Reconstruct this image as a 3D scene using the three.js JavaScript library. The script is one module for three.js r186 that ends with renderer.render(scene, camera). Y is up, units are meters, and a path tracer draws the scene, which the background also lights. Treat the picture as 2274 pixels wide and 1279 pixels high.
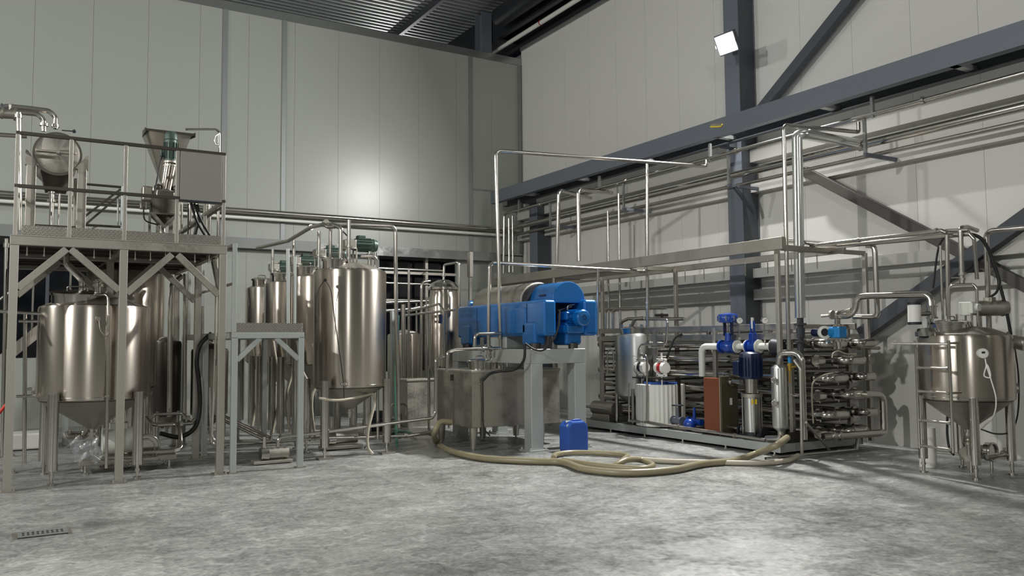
import * as THREE from 'three';
import { mergeGeometries, toCreasedNormals } from 'three/addons/utils/BufferGeometryUtils.js';
import { RoundedBoxGeometry } from 'three/addons/geometries/RoundedBoxGeometry.js';
import { RectAreaLightUniformsLib } from 'three/addons/lights/RectAreaLightUniformsLib.js';

// ---------- camera, light, exposure ----------
// x runs along the back wall (right is +), z comes out of the back wall; the right wall is the plane x = 0, the back wall z = 0
const scene = new THREE.Scene();
scene.background = new THREE.Color(0x05060a);
const camera = new THREE.PerspectiveCamera(38.297, 2274 / 1279, 0.1, 120);
camera.position.set(-11.074, 1.55, 17.91);
camera.up.set(-0.02642, 0.99783, 0.06034);
camera.lookAt(-11.074 + 0.513097, 1.55 + 0.065343, 17.91 - 0.85584);
RectAreaLightUniformsLib.init();
const renderer = new THREE.WebGLRenderer({ antialias: true });
renderer.toneMapping = THREE.LinearToneMapping;
renderer.toneMappingExposure = 1.1;
renderer.shadowMap.enabled = true;
// floodlights: [position, aim, width, height, power factor]
const FLOODS = [
  { at: [-1, 6.501, 8.127], aim: [-9.5, 2.2, 8.9], k: 2.2, seen: true },
  { at: [-20.6, 7.4, 13.0], aim: [-2, 1.8, 9.5], k: 2.0, label: 'floodlight high on the left side wall, outside the picture, nearest the middle' },
  { at: [-15.5, 6.5, 25.0], aim: [-7, 0.6, 8], k: 0.8, label: 'floodlight on the wall behind the camera' },
  { at: [-0.72, 6.9, 21.5], aim: [-12, 1, 11], k: 0.25, label: 'floodlight on a right wall column beyond the right edge of the picture' },
  { at: [-20.6, 7.6, 4.0], aim: [-1, 2, 10], k: 0.9, label: 'floodlight high on the left side wall, outside the picture, nearest the back' },
  { at: [-0.6, 8.3, -7.4], aim: [-7, 11.5, -4.5], k: 0.5, label: 'floodlight in the next bay beyond the back wall, turned up to the roof' },
];
const FLOOD_RADIANCE = 1250;

// ---------- helpers ----------
let seed = 20240607;
const rnd = () => { seed = (seed * 1664525 + 1013904223) >>> 0; return seed / 4294967296; };
const rr = (a, b) => a + (b - a) * rnd();
const PI = Math.PI;
const V3 = (a) => (a.isVector3 ? a.clone() : new THREE.Vector3(a[0], a[1], a[2]));
const taken = {};
function numbered(n) { const k = n.replace(/_\d{3}$/, ''); const i = (taken[k] = (taken[k] ?? -1) + 1); return i ? `${k}_${String(i).padStart(3, '0')}` : k; }
const partNames = new WeakMap();
function partName(parent, n) {
  if (!parent || parent === scene) return numbered(n);
  let m = partNames.get(parent); if (!m) partNames.set(parent, (m = {}));
  const i = (m[n] = (m[n] ?? -1) + 1); return i ? `${n}_${String(i).padStart(3, '0')}` : n;
}
function prep(g) {
  if (!g.index) { const n = g.attributes.position.count, a = new Uint32Array(n); for (let i = 0; i < n; i++) a[i] = i; g.setIndex(new THREE.BufferAttribute(a, 1)); }
  for (const k of Object.keys(g.attributes)) if (!['position', 'normal', 'uv'].includes(k)) g.deleteAttribute(k);
  if (!g.attributes.uv) g.setAttribute('uv', new THREE.BufferAttribute(new Float32Array(g.attributes.position.count * 2), 2));
  g.morphAttributes = {}; g.clearGroups();
  return g;
}
function merged(gs) { gs = (Array.isArray(gs) ? gs.flat(3) : [gs]).map(prep); return gs.length === 1 ? gs[0] : mergeGeometries(gs); }
function mesh(name, gs, m, parent) {
  const o = new THREE.Mesh(merged(gs), m); o.name = partName(parent, name); o.castShadow = o.receiveShadow = true;
  if (parent) parent.add(o); return o;
}
const tops = [];
function tag(o, label, category, group) { o.userData.label = label; o.userData.category = category; if (group) o.userData.group = group; return o; }
function thing(name, label, category, group) { const o = new THREE.Group(); o.name = numbered(name); scene.add(o); tops.push(o); return tag(o, label, category, group); }
function one(name, label, category, gs, m, group) { const o = new THREE.Mesh(merged(gs), m); o.name = numbered(name); o.castShadow = o.receiveShadow = true; scene.add(o); tops.push(o); return tag(o, label, category, group); }
function struct(name, gs, m) { const o = gs ? new THREE.Mesh(merged(gs), m) : new THREE.Group(); o.name = name; o.castShadow = o.receiveShadow = true; o.userData.kind = 'structure'; scene.add(o); return o; }
function copy(src, at, turn, label, group) { const c = src.clone(); c.name = numbered(src.name); c.userData = { ...src.userData }; c.position.set(...at); c.rotation.y = turn || 0; if (label) c.userData.label = label; if (group) c.userData.group = group; scene.add(c); return c; }
// geometry in metres, uv in metres by box projection
function uvBox(g, s = 1) {
  if (g.index) { const h = g.toNonIndexed(); g = h; }
  const p = g.attributes.position, n = g.attributes.normal, uv = new Float32Array(p.count * 2);
  for (let i = 0; i < p.count; i++) {
    const ax = Math.abs(n.getX(i)), ay = Math.abs(n.getY(i)), az = Math.abs(n.getZ(i));
    const [u, v] = ay >= ax && ay >= az ? [p.getX(i), p.getZ(i)] : ax >= az ? [p.getZ(i), p.getY(i)] : [p.getX(i), p.getY(i)];
    uv[2 * i] = u * s; uv[2 * i + 1] = v * s;
  }
  g.setAttribute('uv', new THREE.BufferAttribute(uv, 2)); return g;
}
const M4 = new THREE.Matrix4();
function place(g, at, rot) { if (rot) g.applyMatrix4(M4.makeRotationFromEuler(new THREE.Euler(rot[0], rot[1], rot[2]))); if (at) g.translate(at[0], at[1], at[2]); return g; }
// box from min corner to max corner
const bx = (a, b) => uvBox(new THREE.BoxGeometry(Math.abs(b[0] - a[0]), Math.abs(b[1] - a[1]), Math.abs(b[2] - a[2])).translate((a[0] + b[0]) / 2, (a[1] + b[1]) / 2, (a[2] + b[2]) / 2));
// box by centre and size, small rounded edges when r is given
function cb(c, s, r = 0, rot) { const g = r ? new RoundedBoxGeometry(s[0], s[1], s[2], 2, r) : new THREE.BoxGeometry(s[0], s[1], s[2]); return place(uvBox(g), c, rot); }
// straight bar of rectangular section between two points: w across, h in the up sense
function bar(a, b, w, h, r = 0) {
  a = V3(a); b = V3(b); const d = b.clone().sub(a), L = d.length(); d.normalize();
  const g = r ? new RoundedBoxGeometry(w, h, L, 1, r) : new THREE.BoxGeometry(w, h, L);
  let s = new THREE.Vector3().crossVectors(new THREE.Vector3(0, 1, 0), d); if (s.length() < 1e-4) s = new THREE.Vector3(1, 0, 0); s.normalize();
  const u = new THREE.Vector3().crossVectors(d, s);
  return uvBox(g).applyMatrix4(new THREE.Matrix4().makeBasis(s, u, d)).translate((a.x + b.x) / 2, (a.y + b.y) / 2, (a.z + b.z) / 2);
}
function rod(a, b, r, r2 = r, seg = 14) {
  a = V3(a); b = V3(b); const d = b.clone().sub(a), L = d.length();
  const g = new THREE.CylinderGeometry(r2, r, L, seg); g.translate(0, L / 2, 0);
  g.applyQuaternion(new THREE.Quaternion().setFromUnitVectors(new THREE.Vector3(0, 1, 0), d.normalize())); return g.translate(a.x, a.y, a.z);
}
// tube through points with rounded bends of radius b
function tube(pts, r, b = 2.4 * r, seg = 12, caps = true) {
  pts = pts.map(V3); const path = [pts[0]];
  for (let i = 1; i < pts.length - 1; i++) {
    const p = pts[i], u = pts[i - 1].clone().sub(p), w = pts[i + 1].clone().sub(p), lu = u.length(), lw = w.length(); u.normalize(); w.normalize();
    const ang = Math.acos(Math.max(-1, Math.min(1, u.dot(w)))); if (ang > PI - 0.02) { path.push(p); continue; }
    const t = Math.min(b / Math.tan(ang / 2), lu * 0.49, lw * 0.49), n = Math.max(3, Math.ceil((PI - ang) / 0.26));
    const R = t * Math.tan(ang / 2), bis = u.clone().add(w).normalize(), c = p.clone().addScaledVector(bis, R / Math.sin(ang / 2));
    const e0 = p.clone().addScaledVector(u, t).sub(c), e1 = p.clone().addScaledVector(w, t).sub(c), sweep = PI - ang;
    for (let k = 0; k <= n; k++) { const q = k / n; path.push(c.clone().add(e0.clone().multiplyScalar(Math.sin((1 - q) * sweep)).add(e1.clone().multiplyScalar(Math.sin(q * sweep))).divideScalar(Math.sin(sweep)))); }
  }
  path.push(pts[pts.length - 1]); return sweepTube(path, r, seg, caps);
}
function sweepTube(path, r, seg = 12, caps = true) {
  const pos = [], nor = [], uv = [], idx = []; let N = null, len = 0;
  for (let i = 0; i < path.length; i++) {
    const t = path[Math.min(i + 1, path.length - 1)].clone().sub(path[Math.max(i - 1, 0)]).normalize();
    if (!N) { N = new THREE.Vector3(0, 1, 0); if (Math.abs(t.y) > 0.9) N.set(1, 0, 0); }
    N.addScaledVector(t, -N.dot(t)).normalize(); const B = new THREE.Vector3().crossVectors(t, N);
    if (i) len += path[i].distanceTo(path[i - 1]);
    const rad = typeof r === 'function' ? r(i / (path.length - 1)) : r;
    for (let k = 0; k <= seg; k++) { const a = (k / seg) * 2 * PI, c = Math.cos(a), s = Math.sin(a), n = N.clone().multiplyScalar(c).addScaledVector(B, s); pos.push(path[i].x + n.x * rad, path[i].y + n.y * rad, path[i].z + n.z * rad); nor.push(n.x, n.y, n.z); uv.push(len, (k / seg) * 2 * PI * rad); }
  }
  const w = seg + 1;
  for (let i = 0; i < path.length - 1; i++) for (let k = 0; k < seg; k++) { const a = i * w + k; idx.push(a, a + 1, a + w, a + 1, a + w + 1, a + w); }
  if (caps) for (const e of [0, path.length - 1]) {
    const t = path[e === 0 ? 0 : e].clone().sub(path[e === 0 ? 1 : e - 1]).normalize(), c0 = pos.length / 3; pos.push(path[e].x, path[e].y, path[e].z); nor.push(t.x, t.y, t.z); uv.push(0, 0);
    for (let k = 0; k <= seg; k++) { const q = (e * w + k) * 3; pos.push(pos[q], pos[q + 1], pos[q + 2]); nor.push(t.x, t.y, t.z); uv.push(0, 0); }
    for (let k = 0; k < seg; k++) e === 0 ? idx.push(c0, c0 + 2 + k, c0 + 1 + k) : idx.push(c0, c0 + 1 + k, c0 + 2 + k);
  }
  const g = new THREE.BufferGeometry(); g.setAttribute('position', new THREE.Float32BufferAttribute(pos, 3)); g.setAttribute('normal', new THREE.Float32BufferAttribute(nor, 3)); g.setAttribute('uv', new THREE.Float32BufferAttribute(uv, 2)); g.setIndex(idx); return g;
}
// soft curve (hoses, cables)
const hose = (pts, r, n = 8, seg = 10) => sweepTube(new THREE.CatmullRomCurve3(pts.map(V3), false, 'centripetal').getPoints(n * (pts.length - 1)), r, seg);
// lathe round a vertical axis at c, with creases kept where the profile turns sharply
function lathe(c, prof, seg = 40, axis) {
  let g = new THREE.LatheGeometry(prof.map((p) => new THREE.Vector2(Math.max(p[0], 1e-4), p[1])), seg); g = toCreasedNormals(g, 0.5);
  const u = g.attributes.uv, p = g.attributes.position;
  for (let i = 0; i < u.count; i++) u.setXY(i, u.getX(i) * 4, p.getY(i));
  if (axis === 'x') g.rotateZ(-PI / 2); if (axis === 'z') g.rotateX(PI / 2);
  return g.translate(c[0], c[1], c[2]);
}
function ring(c, R, r, rot, seg = 24) { return place(new THREE.TorusGeometry(R, r, 8, seg), c, rot); }
function extr(pts, depth, bevel = 0, holes) {
  const s = new THREE.Shape(pts.map((p) => new THREE.Vector2(p[0], p[1]))); for (const h of holes || []) s.holes.push(h);
  return new THREE.ExtrudeGeometry(s, { depth, bevelEnabled: bevel > 0, bevelSize: bevel, bevelThickness: bevel, bevelSegments: 2, curveSegments: 14 });
}
// channel (C section) along z
function channelZ(x, y, z0, z1, w, h, t, open) { const s = open; return [bx([x - t / 2, y, z0], [x + t / 2, y + h, z1]), bx([x, y, z0], [x + s * w, y + t, z1]), bx([x, y + h - t, z0], [x + s * w, y + h, z1])]; }
// flange or clamp collar across a pipe end
const collar = (p, dir, r, t = 0.02) => { const d = V3(dir).normalize().multiplyScalar(t / 2), c = V3(p); return rod(c.clone().sub(d), c.clone().add(d), r, r, 16); };
const dk = (p) => [p[0], 2.765, p[2]];
const dn = (p) => [p[0], 0, p[2]];
function several(name, category, list, m) { for (const [label, gs] of list) one(name, label, category, gs, m); }
const add3 = (a, b) => [a[0] + b[0], a[1] + b[1], a[2] + b[2]];

// ---------- procedural textures ----------
function vnoise(S, cells, sd) {
  let q = sd >>> 0; const R = () => { q = (q * 1664525 + 1013904223) >>> 0; return q / 4294967296; };
  const [cx, cy] = Array.isArray(cells) ? cells : [cells, cells], g = new Float32Array(cx * cy).map(() => R()), out = new Float32Array(S * S), f = (t) => t * t * (3 - 2 * t);
  for (let j = 0; j < S; j++) for (let i = 0; i < S; i++) {
    const x = (i / S) * cx, y = (j / S) * cy, x0 = Math.floor(x), y0 = Math.floor(y), u = f(x - x0), v = f(y - y0), x1 = (x0 + 1) % cx, y1 = (y0 + 1) % cy;
    out[j * S + i] = (g[y0 * cx + x0] * (1 - u) + g[y0 * cx + x1] * u) * (1 - v) + (g[y1 * cx + x0] * (1 - u) + g[y1 * cx + x1] * u) * v;
  }
  return out;
}
function tex(S, fn, srgb, repeat) {
  const d = new Uint8Array(S * S * 4);
  for (let i = 0; i < S * S; i++) { const c = fn(i); d[4 * i] = c[0]; d[4 * i + 1] = c[1]; d[4 * i + 2] = c[2]; d[4 * i + 3] = 255; }
  const t = new THREE.DataTexture(d, S, S, THREE.RGBAFormat); t.wrapS = t.wrapT = THREE.RepeatWrapping; t.magFilter = THREE.LinearFilter; t.minFilter = THREE.LinearMipmapLinearFilter; t.generateMipmaps = true;
  if (srgb) t.colorSpace = THREE.SRGBColorSpace; if (repeat) t.repeat.set(repeat[0], repeat[1]); t.needsUpdate = true; return t;
}
const cl = (v) => Math.max(0, Math.min(255, v));
const S1 = 1024;
const nA = vnoise(S1, 5, 1), nB = vnoise(S1, 13, 2), nC = vnoise(S1, 37, 3), nD = vnoise(S1, 120, 4), nE = vnoise(S1, 400, 5), nF = vnoise(S1, [14, 70], 6), nG = vnoise(S1, [40, 220], 7);
// worn trowelled concrete: cloudy patches with streaks of the power float
const warp = (i, k) => { const x = i % S1, y = (i / S1) | 0, u = Math.round(x + 30 * (nB[i] - 0.5) + 22 * (nC[i] - 0.5) + 12 * (nD[i] - 0.5)), v = Math.round(y + 30 * (nB[(i + 517 * S1 + 311) % (S1 * S1)] - 0.5) + 22 * (nC[(i + 299 * S1 + 77) % (S1 * S1)] - 0.5) + 12 * (nD[(i + 41 * S1 + 500) % (S1 * S1)] - 0.5)); return (((v % S1) + S1) % S1) * S1 + (((u % S1) + S1) % S1); };
const concreteMix = (i) => { const j = warp(i); return 0.3 * nA[j] + 0.22 * nB[j] + 0.2 * nC[j] + 0.24 * nD[j] + 0.2 * nE[i] + 0.1 * nF[j] + 0.2 * nG[j] - 0.73; };
const texFloor = tex(S1, (i) => { const v = concreteMix(i), b = 143 + 118 * v + (nE[i] - 0.5) * 16; return [cl(b * 1.0), cl(b * 1.0), cl(b * 0.985)]; }, true, [1 / 7, 1 / 7]);
const texFloorRough = tex(S1, (i) => { const v = cl(95 + 130 * (nB[i] * 0.4 + nC[i] * 0.3 + nD[i] * 0.3 - 0.5)); return [v, v, v]; }, false, [1 / 5, 1 / 5]);
// brushed stainless: fine grain along u
const nH = vnoise(512, [6, 512], 8), nI = vnoise(512, [3, 170], 9), nJ = vnoise(512, 9, 10), nK = vnoise(512, 60, 14);
const texBrush = tex(512, (i) => { const v = cl(82 + 46 * (nH[i] - 0.5) + 40 * (nI[i] - 0.5) + 46 * (nJ[i] - 0.5)); return [v, v, v]; }, false, [1, 1]);
const texDull = tex(512, (i) => { const v = cl(128 + 60 * (nJ[i] - 0.5) + 40 * (nK[i] - 0.5)); return [v, v, v]; }, false, [0.7, 0.7]);
const texPanelBump = tex(256, (i) => { const y = Math.floor(i / 256), v = 128 + 60 * Math.sin((y / 256) * 2 * PI * 8); return [v, v, v]; }, false, [1, 1]);

// ---------- materials ----------
const std = (c, rough, metal, extra) => new THREE.MeshStandardMaterial({ color: c, roughness: rough, metalness: metal, ...extra });
const phys = (c, rough, metal, extra) => new THREE.MeshPhysicalMaterial({ color: c, roughness: rough, metalness: metal, ...extra });
const M = {
  floor: std(0xffffff, 1, 0, { map: texFloor, roughnessMap: texFloorRough }),
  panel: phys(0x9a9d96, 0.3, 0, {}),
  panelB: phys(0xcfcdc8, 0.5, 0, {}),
  trim: std(0x8a8d8c, 0.45, 0.5),
  galv: std(0x9a9c9a, 0.42, 0.7, { roughnessMap: texDull }),
  girt: std(0xb9b7b2, 0.5, 0.15),
  black: std(0x24272c, 0.5, 0.2),
  slate: std(0x666b74, 0.5, 0.1),
  slateDark: std(0x46494f, 0.55, 0.1),
  tank: phys(0xb7afa5, 0.28, 1, { anisotropy: 0.8, anisotropyRotation: Math.PI / 2 }),
  polish: std(0xc4c0ba, 0.16, 1),
  pipe: std(0xc0bcb6, 0.2, 1),
  dull: std(0xaca79f, 1, 1, { roughnessMap: texDull }),
  frame: std(0xb3aea6, 0.44, 0.85),
  frameGrey: std(0xb4b8b5, 0.45, 0.5),
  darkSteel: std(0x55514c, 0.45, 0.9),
  rubber: std(0x0d0d0e, 0.45, 0),
  cable: std(0x141416, 0.5, 0),
  blue: phys(0x0a64aa, 0.3, 0.25, { clearcoat: 0.6, clearcoatRoughness: 0.15 }),
  navy: phys(0x0a1c44, 0.35, 0.1, { clearcoat: 0.4, clearcoatRoughness: 0.2 }),
  valveBlue: phys(0x123f9a, 0.3, 0.1, { clearcoat: 0.5, clearcoatRoughness: 0.15 }),
  meterBlue: std(0x1e7fc0, 0.4, 0),
  canBlue: phys(0x2a53a6, 0.38, 0, {}),
  white: std(0xe4e2dc, 0.5, 0),
  whitePaint: std(0xd9dad2, 0.45, 0.05),
  wash: std(0xe9e8df, 0.55, 0),
  red: std(0xa31f24, 0.45, 0),
  brown: std(0x80492f, 0.5, 0.1),
  cabinet: std(0x8f8b84, 0.5, 0.35),
  olive: std(0x5a5343, 0.5, 0.35),
  green: std(0x41544c, 0.45, 0.2),
  brass: std(0xb99a4a, 0.3, 0.9),
  yellow: std(0xecc91c, 0.5, 0),
  hoseTan: phys(0x8f866a, 0.4, 0, { clearcoat: 0.3, clearcoatRoughness: 0.3 }),
  hosePale: std(0xb5ad9c, 0.5, 0),
  hoseGreen: phys(0x7fb5a0, 0.25, 0, { transmission: 0.3, thickness: 0 }),
  lens: std(0xfffff2, 0.3, 0, { emissive: 0xfffbf0, emissiveIntensity: 30 }),
  dark: std(0x0b0d12, 0.4, 0),
  glassDark: phys(0x0a0d14, 0.08, 0, {}),
  satin: phys(0xc3c4c1, 0.38, 1, { anisotropy: 0.6, anisotropyRotation: Math.PI / 2 }),
  foil: std(0xdcdddc, 0.24, 1),
  roof: std(0x9a9f9d, 0.5, 0.3),
  film: phys(0xf4f6f8, 0.12, 0, { transmission: 0.75, thickness: 0, side: THREE.DoubleSide }),
  ledge: std(0x7f8180, 0.5, 0.2),
  brace: std(0x4d4946, 0.5, 0.2),
  orange: std(0xd2371f, 0.5, 0),
};
// uv of lathes runs round the shell in u and up it in v, as the brushing does

// ---------- the setting ----------
const X0 = -22, Z1 = 27, ZB = -12;
struct('floor', uvBox(new THREE.BoxGeometry(-X0 + 0.6, 0.2, Z1 - ZB)).translate((X0 + 0.3) / 2 , -0.1, (Z1 + ZB) / 2), M.floor);
{ // concrete floor joints are saw cuts in the slab: thin dark grooves
  // back wall: white sandwich panels in a steel frame, open above to the roof of the next bay
  const w = struct('wall_back');
  const cuts = []; for (let x = -21.9; x < -0.05;) { const nx = Math.min(x + 1.0, 0); cuts.push([x, nx]); x = nx; }
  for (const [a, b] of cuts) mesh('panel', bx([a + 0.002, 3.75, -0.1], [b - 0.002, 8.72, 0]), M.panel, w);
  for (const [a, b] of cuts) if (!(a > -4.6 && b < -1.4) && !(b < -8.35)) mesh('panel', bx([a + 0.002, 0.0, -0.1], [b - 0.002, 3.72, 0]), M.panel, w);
  mesh('backing', bx([X0, 3.7, -0.14], [0, 8.7, -0.101]), M.trim, w);
  mesh('top_trim', [bx([X0, 8.68, -0.13], [0.02, 8.86, 0.03])], M.galv, w);
  for (const x of [-7.4, -6.14, -1.51]) mesh('cover_strip', bx([x - 0.045, 3.8, 0], [x + 0.045, 8.68, 0.025]), M.trim, w);
  mesh('cover_strip', bx([-1.5, 5.32, 0], [0, 5.36, 0.012]), M.trim, w);
  mesh('corner_strip', bx([-0.12, 3.8, 0], [-0.05, 8.68, 0.05]), M.trim, w);
  // dark glazed openings below the ledge
  const g = struct('window_1');
  mesh('pane', bx([-4.62, 0.9, -0.5], [-1.42, 3.55, -0.48]), M.glassDark, g);
  for (const x of [-4.6, -3.95, -2.68, -1.45]) mesh('mullion', bx([x - 0.035, 0.9, -0.14], [x + 0.035, 3.6, -0.04]), M.frame, g);
  for (const y of [3.2, 2.55]) mesh('transom', bx([-4.6, y - 0.03, -0.14], [-1.42, y + 0.03, -0.05]), M.frame, g);
  mesh('sill_panel', bx([-4.62, 0, -0.12], [-1.42, 0.9, -0.02]), M.panel, g);
  const d = struct('window_2');
  mesh('pane', bx([-22, 1.35, -0.62], [-8.35, 3.5, -0.58]), M.glassDark, d);
  for (let x = -21; x < -8.3; x += 1.16) mesh('mullion', bx([x - 0.03, 1.3, -0.3], [x + 0.03, 3.6, -0.22]), M.slateDark, d);
  mesh('sill_panel', bx([-22, 0, -0.4], [-8.35, 1.33, -0.3]), M.panel, d);
  const t = struct('trim_1');
  mesh('ledge', [bx([X0, 3.57, 0], [-5.4, 3.79, 0.2])], M.ledge, t);
  mesh('header', [bx([-5.38, 3.55, 0], [-0.9, 3.76, 0.22])], M.galv, t);
}
{ // right wall: white panels on girts, steel columns
  const w = struct('wall_right');
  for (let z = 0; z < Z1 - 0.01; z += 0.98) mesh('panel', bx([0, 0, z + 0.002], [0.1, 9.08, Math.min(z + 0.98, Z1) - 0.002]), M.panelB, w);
  mesh('backing', bx([0.1, 0, ZB], [0.16, 9.06, Z1]), M.trim, w);
  mesh('top_trim', bx([-0.03, 9.06, 0], [0.16, 9.16, Z1]), M.galv, w);
  for (const [y, h] of [[4.3, 0.2], [4.85, 0.22], [2.42, 0.18], [2.78, 0.16]]) {
    if (y !== 4.3 && y !== 4.85 && y !== 2.42 && y !== 2.78) continue;
    const p = channelZ(-0.19, y - h, 0.06, Z1, 0.19, h, 0.012, 1); mesh('girt', p, M.girt, w);
  }
  for (const z of [14.2, 20.8]) mesh('column', [bx([-0.4, 0, z - 0.16], [-0.36, 9.7, z + 0.16]), bx([-0.36, 0, z - 0.008], [0, 9.7, z + 0.008])], M.slateDark, w);
}
function column(z, y1, label) {
  const t = thing('steel_column', label, 'column');
  mesh('flange', bx([-0.415, 0, z - 0.17], [-0.4, y1, z + 0.17]), M.slate, t);
  mesh('flange', bx([-0.035, 0, z - 0.17], [-0.02, y1, z + 0.17]), M.slate, t);
  mesh('web', bx([-0.4, 0, z - 0.16], [-0.035, y1, z + 0.16]), M.slateDark, t);
  mesh('base_plate', bx([-0.5, 0, z - 0.25], [-0.005, 0.03, z + 0.25]), M.slateDark, t);
  return t;
}
column(7.68, 9.9, 'tall dark grey steel column on the right wall that carries the floodlight');
column(1.15, 4.9, 'shorter dark steel column by the far corner, behind two stainless risers');
// other walls and roof close the hall
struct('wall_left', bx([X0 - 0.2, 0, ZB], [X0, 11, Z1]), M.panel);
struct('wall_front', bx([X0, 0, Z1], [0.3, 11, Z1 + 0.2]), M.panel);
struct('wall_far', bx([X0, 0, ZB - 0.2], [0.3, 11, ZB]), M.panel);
{
  const c = struct('ceiling');
  const zs = [], pts = []; const H = (x) => 10.12 + 0.0 * x;
  for (let z = ZB; z < Z1; z += 0.2) pts.push([z, 0], [z + 0.05, 0], [z + 0.075, 0.035], [z + 0.165, 0.035], [z + 0.19, 0]);
  const pos = [], idx = []; pts.forEach(([z, y], i) => { pos.push(X0, 10.12 + y, z, 0.3, 10.12 + y, z); if (i) { const a = 2 * (i - 1); idx.push(a, a + 1, a + 2, a + 1, a + 3, a + 2); } });
  let g = new THREE.BufferGeometry(); g.setAttribute('position', new THREE.Float32BufferAttribute(pos, 3)); g.setIndex(idx); g = g.toNonIndexed(); g.computeVertexNormals();
  mesh('roof_sheet', g, M.roof, c);
  mesh('roof_deck', bx([X0, 10.2, ZB], [0.3, 10.3, Z1]), M.slateDark, c);
  for (const x of [-2.25, -9.6, -14.8]) mesh('purlin', bx([x - 0.05, 9.94, ZB], [x + 0.05, 10.12, Z1]), M.slateDark, c);
  for (const z of [-1.35, 5.2, 11.8, 18.4]) if (z > -1) mesh('rafter', bx([X0, 9.6, z - 0.12], [-0.6, 9.95, z + 0.12]), M.slateDark, c);
  mesh('eave_beam', [bx([-0.62, 9.35, ZB], [-0.5, 10.12, Z1]), bx([-0.62, 9.3, ZB], [0.2, 9.36, -0.15])], M.black, c);
  mesh('eave_closure', bx([-0.02, 9.16, ZB], [0.1, 10.12, Z1]), M.black, c);
}
one('roof_post', 'dark steel post rising to the roof behind the top corner where the two walls meet', 'post', [bx([-0.95, 0, -0.75], [-0.65, 10.1, -0.73]), bx([-0.81, 0, -0.73], [-0.79, 10.1, -0.42]), bx([-0.95, 0, -0.42], [-0.65, 10.1, -0.4])], M.slate);
one('roll_duct', 'large black round duct running under the eave above the right wall', 'duct', [rod([-0.93, 9.62, 0.5], [-0.93, 9.62, 6.3], 0.24, 0.24, 28)], M.black);
{
  const t = thing('conduit_pipe', 'white pipe running under the eave above the right wall panels', 'pipe');
  mesh('pipe', rod([-0.3, 9.28, -0.9], [-0.3, 9.34, 8], 0.055), M.whitePaint, t);
  mesh('clamp', collar([-0.3, 9.3, 1.4], [0, 0, 1], 0.066, 0.03), M.red, t);
}
// floodlights
function flood(f, label) {
  const t = thing('flood_light', label, 'floodlight', undefined);
  const a = V3(f.at), d = V3(f.aim).sub(a).normalize(), L = new THREE.Group(); L.name = 'housing'; 
  const w = 0.36, h = 0.3, face = new THREE.Object3D(); face.position.copy(a); face.lookAt(a.clone().add(d)); face.updateMatrix();
  const G = (g) => g.applyMatrix4(face.matrix);
  mesh('housing', [G(cb([0, 0, -0.05], [w + 0.05, h + 0.05, 0.08], 0.015)), ...[...Array(7)].map((_, i) => G(cb([-0.15 + i * 0.05, 0, -0.11], [0.008, h, 0.05])))], M.slateDark, t);
  const l = mesh('lens', G(cb([0, 0, -0.008], [w, h, 0.012])), M.lens, t); l.castShadow = false;
  mesh('bracket', [G(cb([0.21, 0, -0.08], [0.012, 0.05, 0.2])), G(cb([-0.21, 0, -0.08], [0.012, 0.05, 0.2])), G(cb([0, 0, -0.18], [0.43, 0.05, 0.012]))], M.slateDark, t);
  const r = new THREE.RectAreaLight(0xfdfdfa, FLOOD_RADIANCE * f.k, w, h); r.name = 'flood_lamp';
  r.position.copy(a).addScaledVector(d, 0.012); r.lookAt(a.clone().addScaledVector(d, 5)); t.add(r);
  if (f.seen) mesh('arm', bar(add3(f.at, [0.15, 0, -0.02]), [-0.41, f.at[1] + 0.05, 7.75], 0.05, 0.05), M.slateDark, t);
}
FLOODS.forEach((f, i) => flood(f, f.label || 'lit white floodlight on the tall dark column'));

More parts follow.
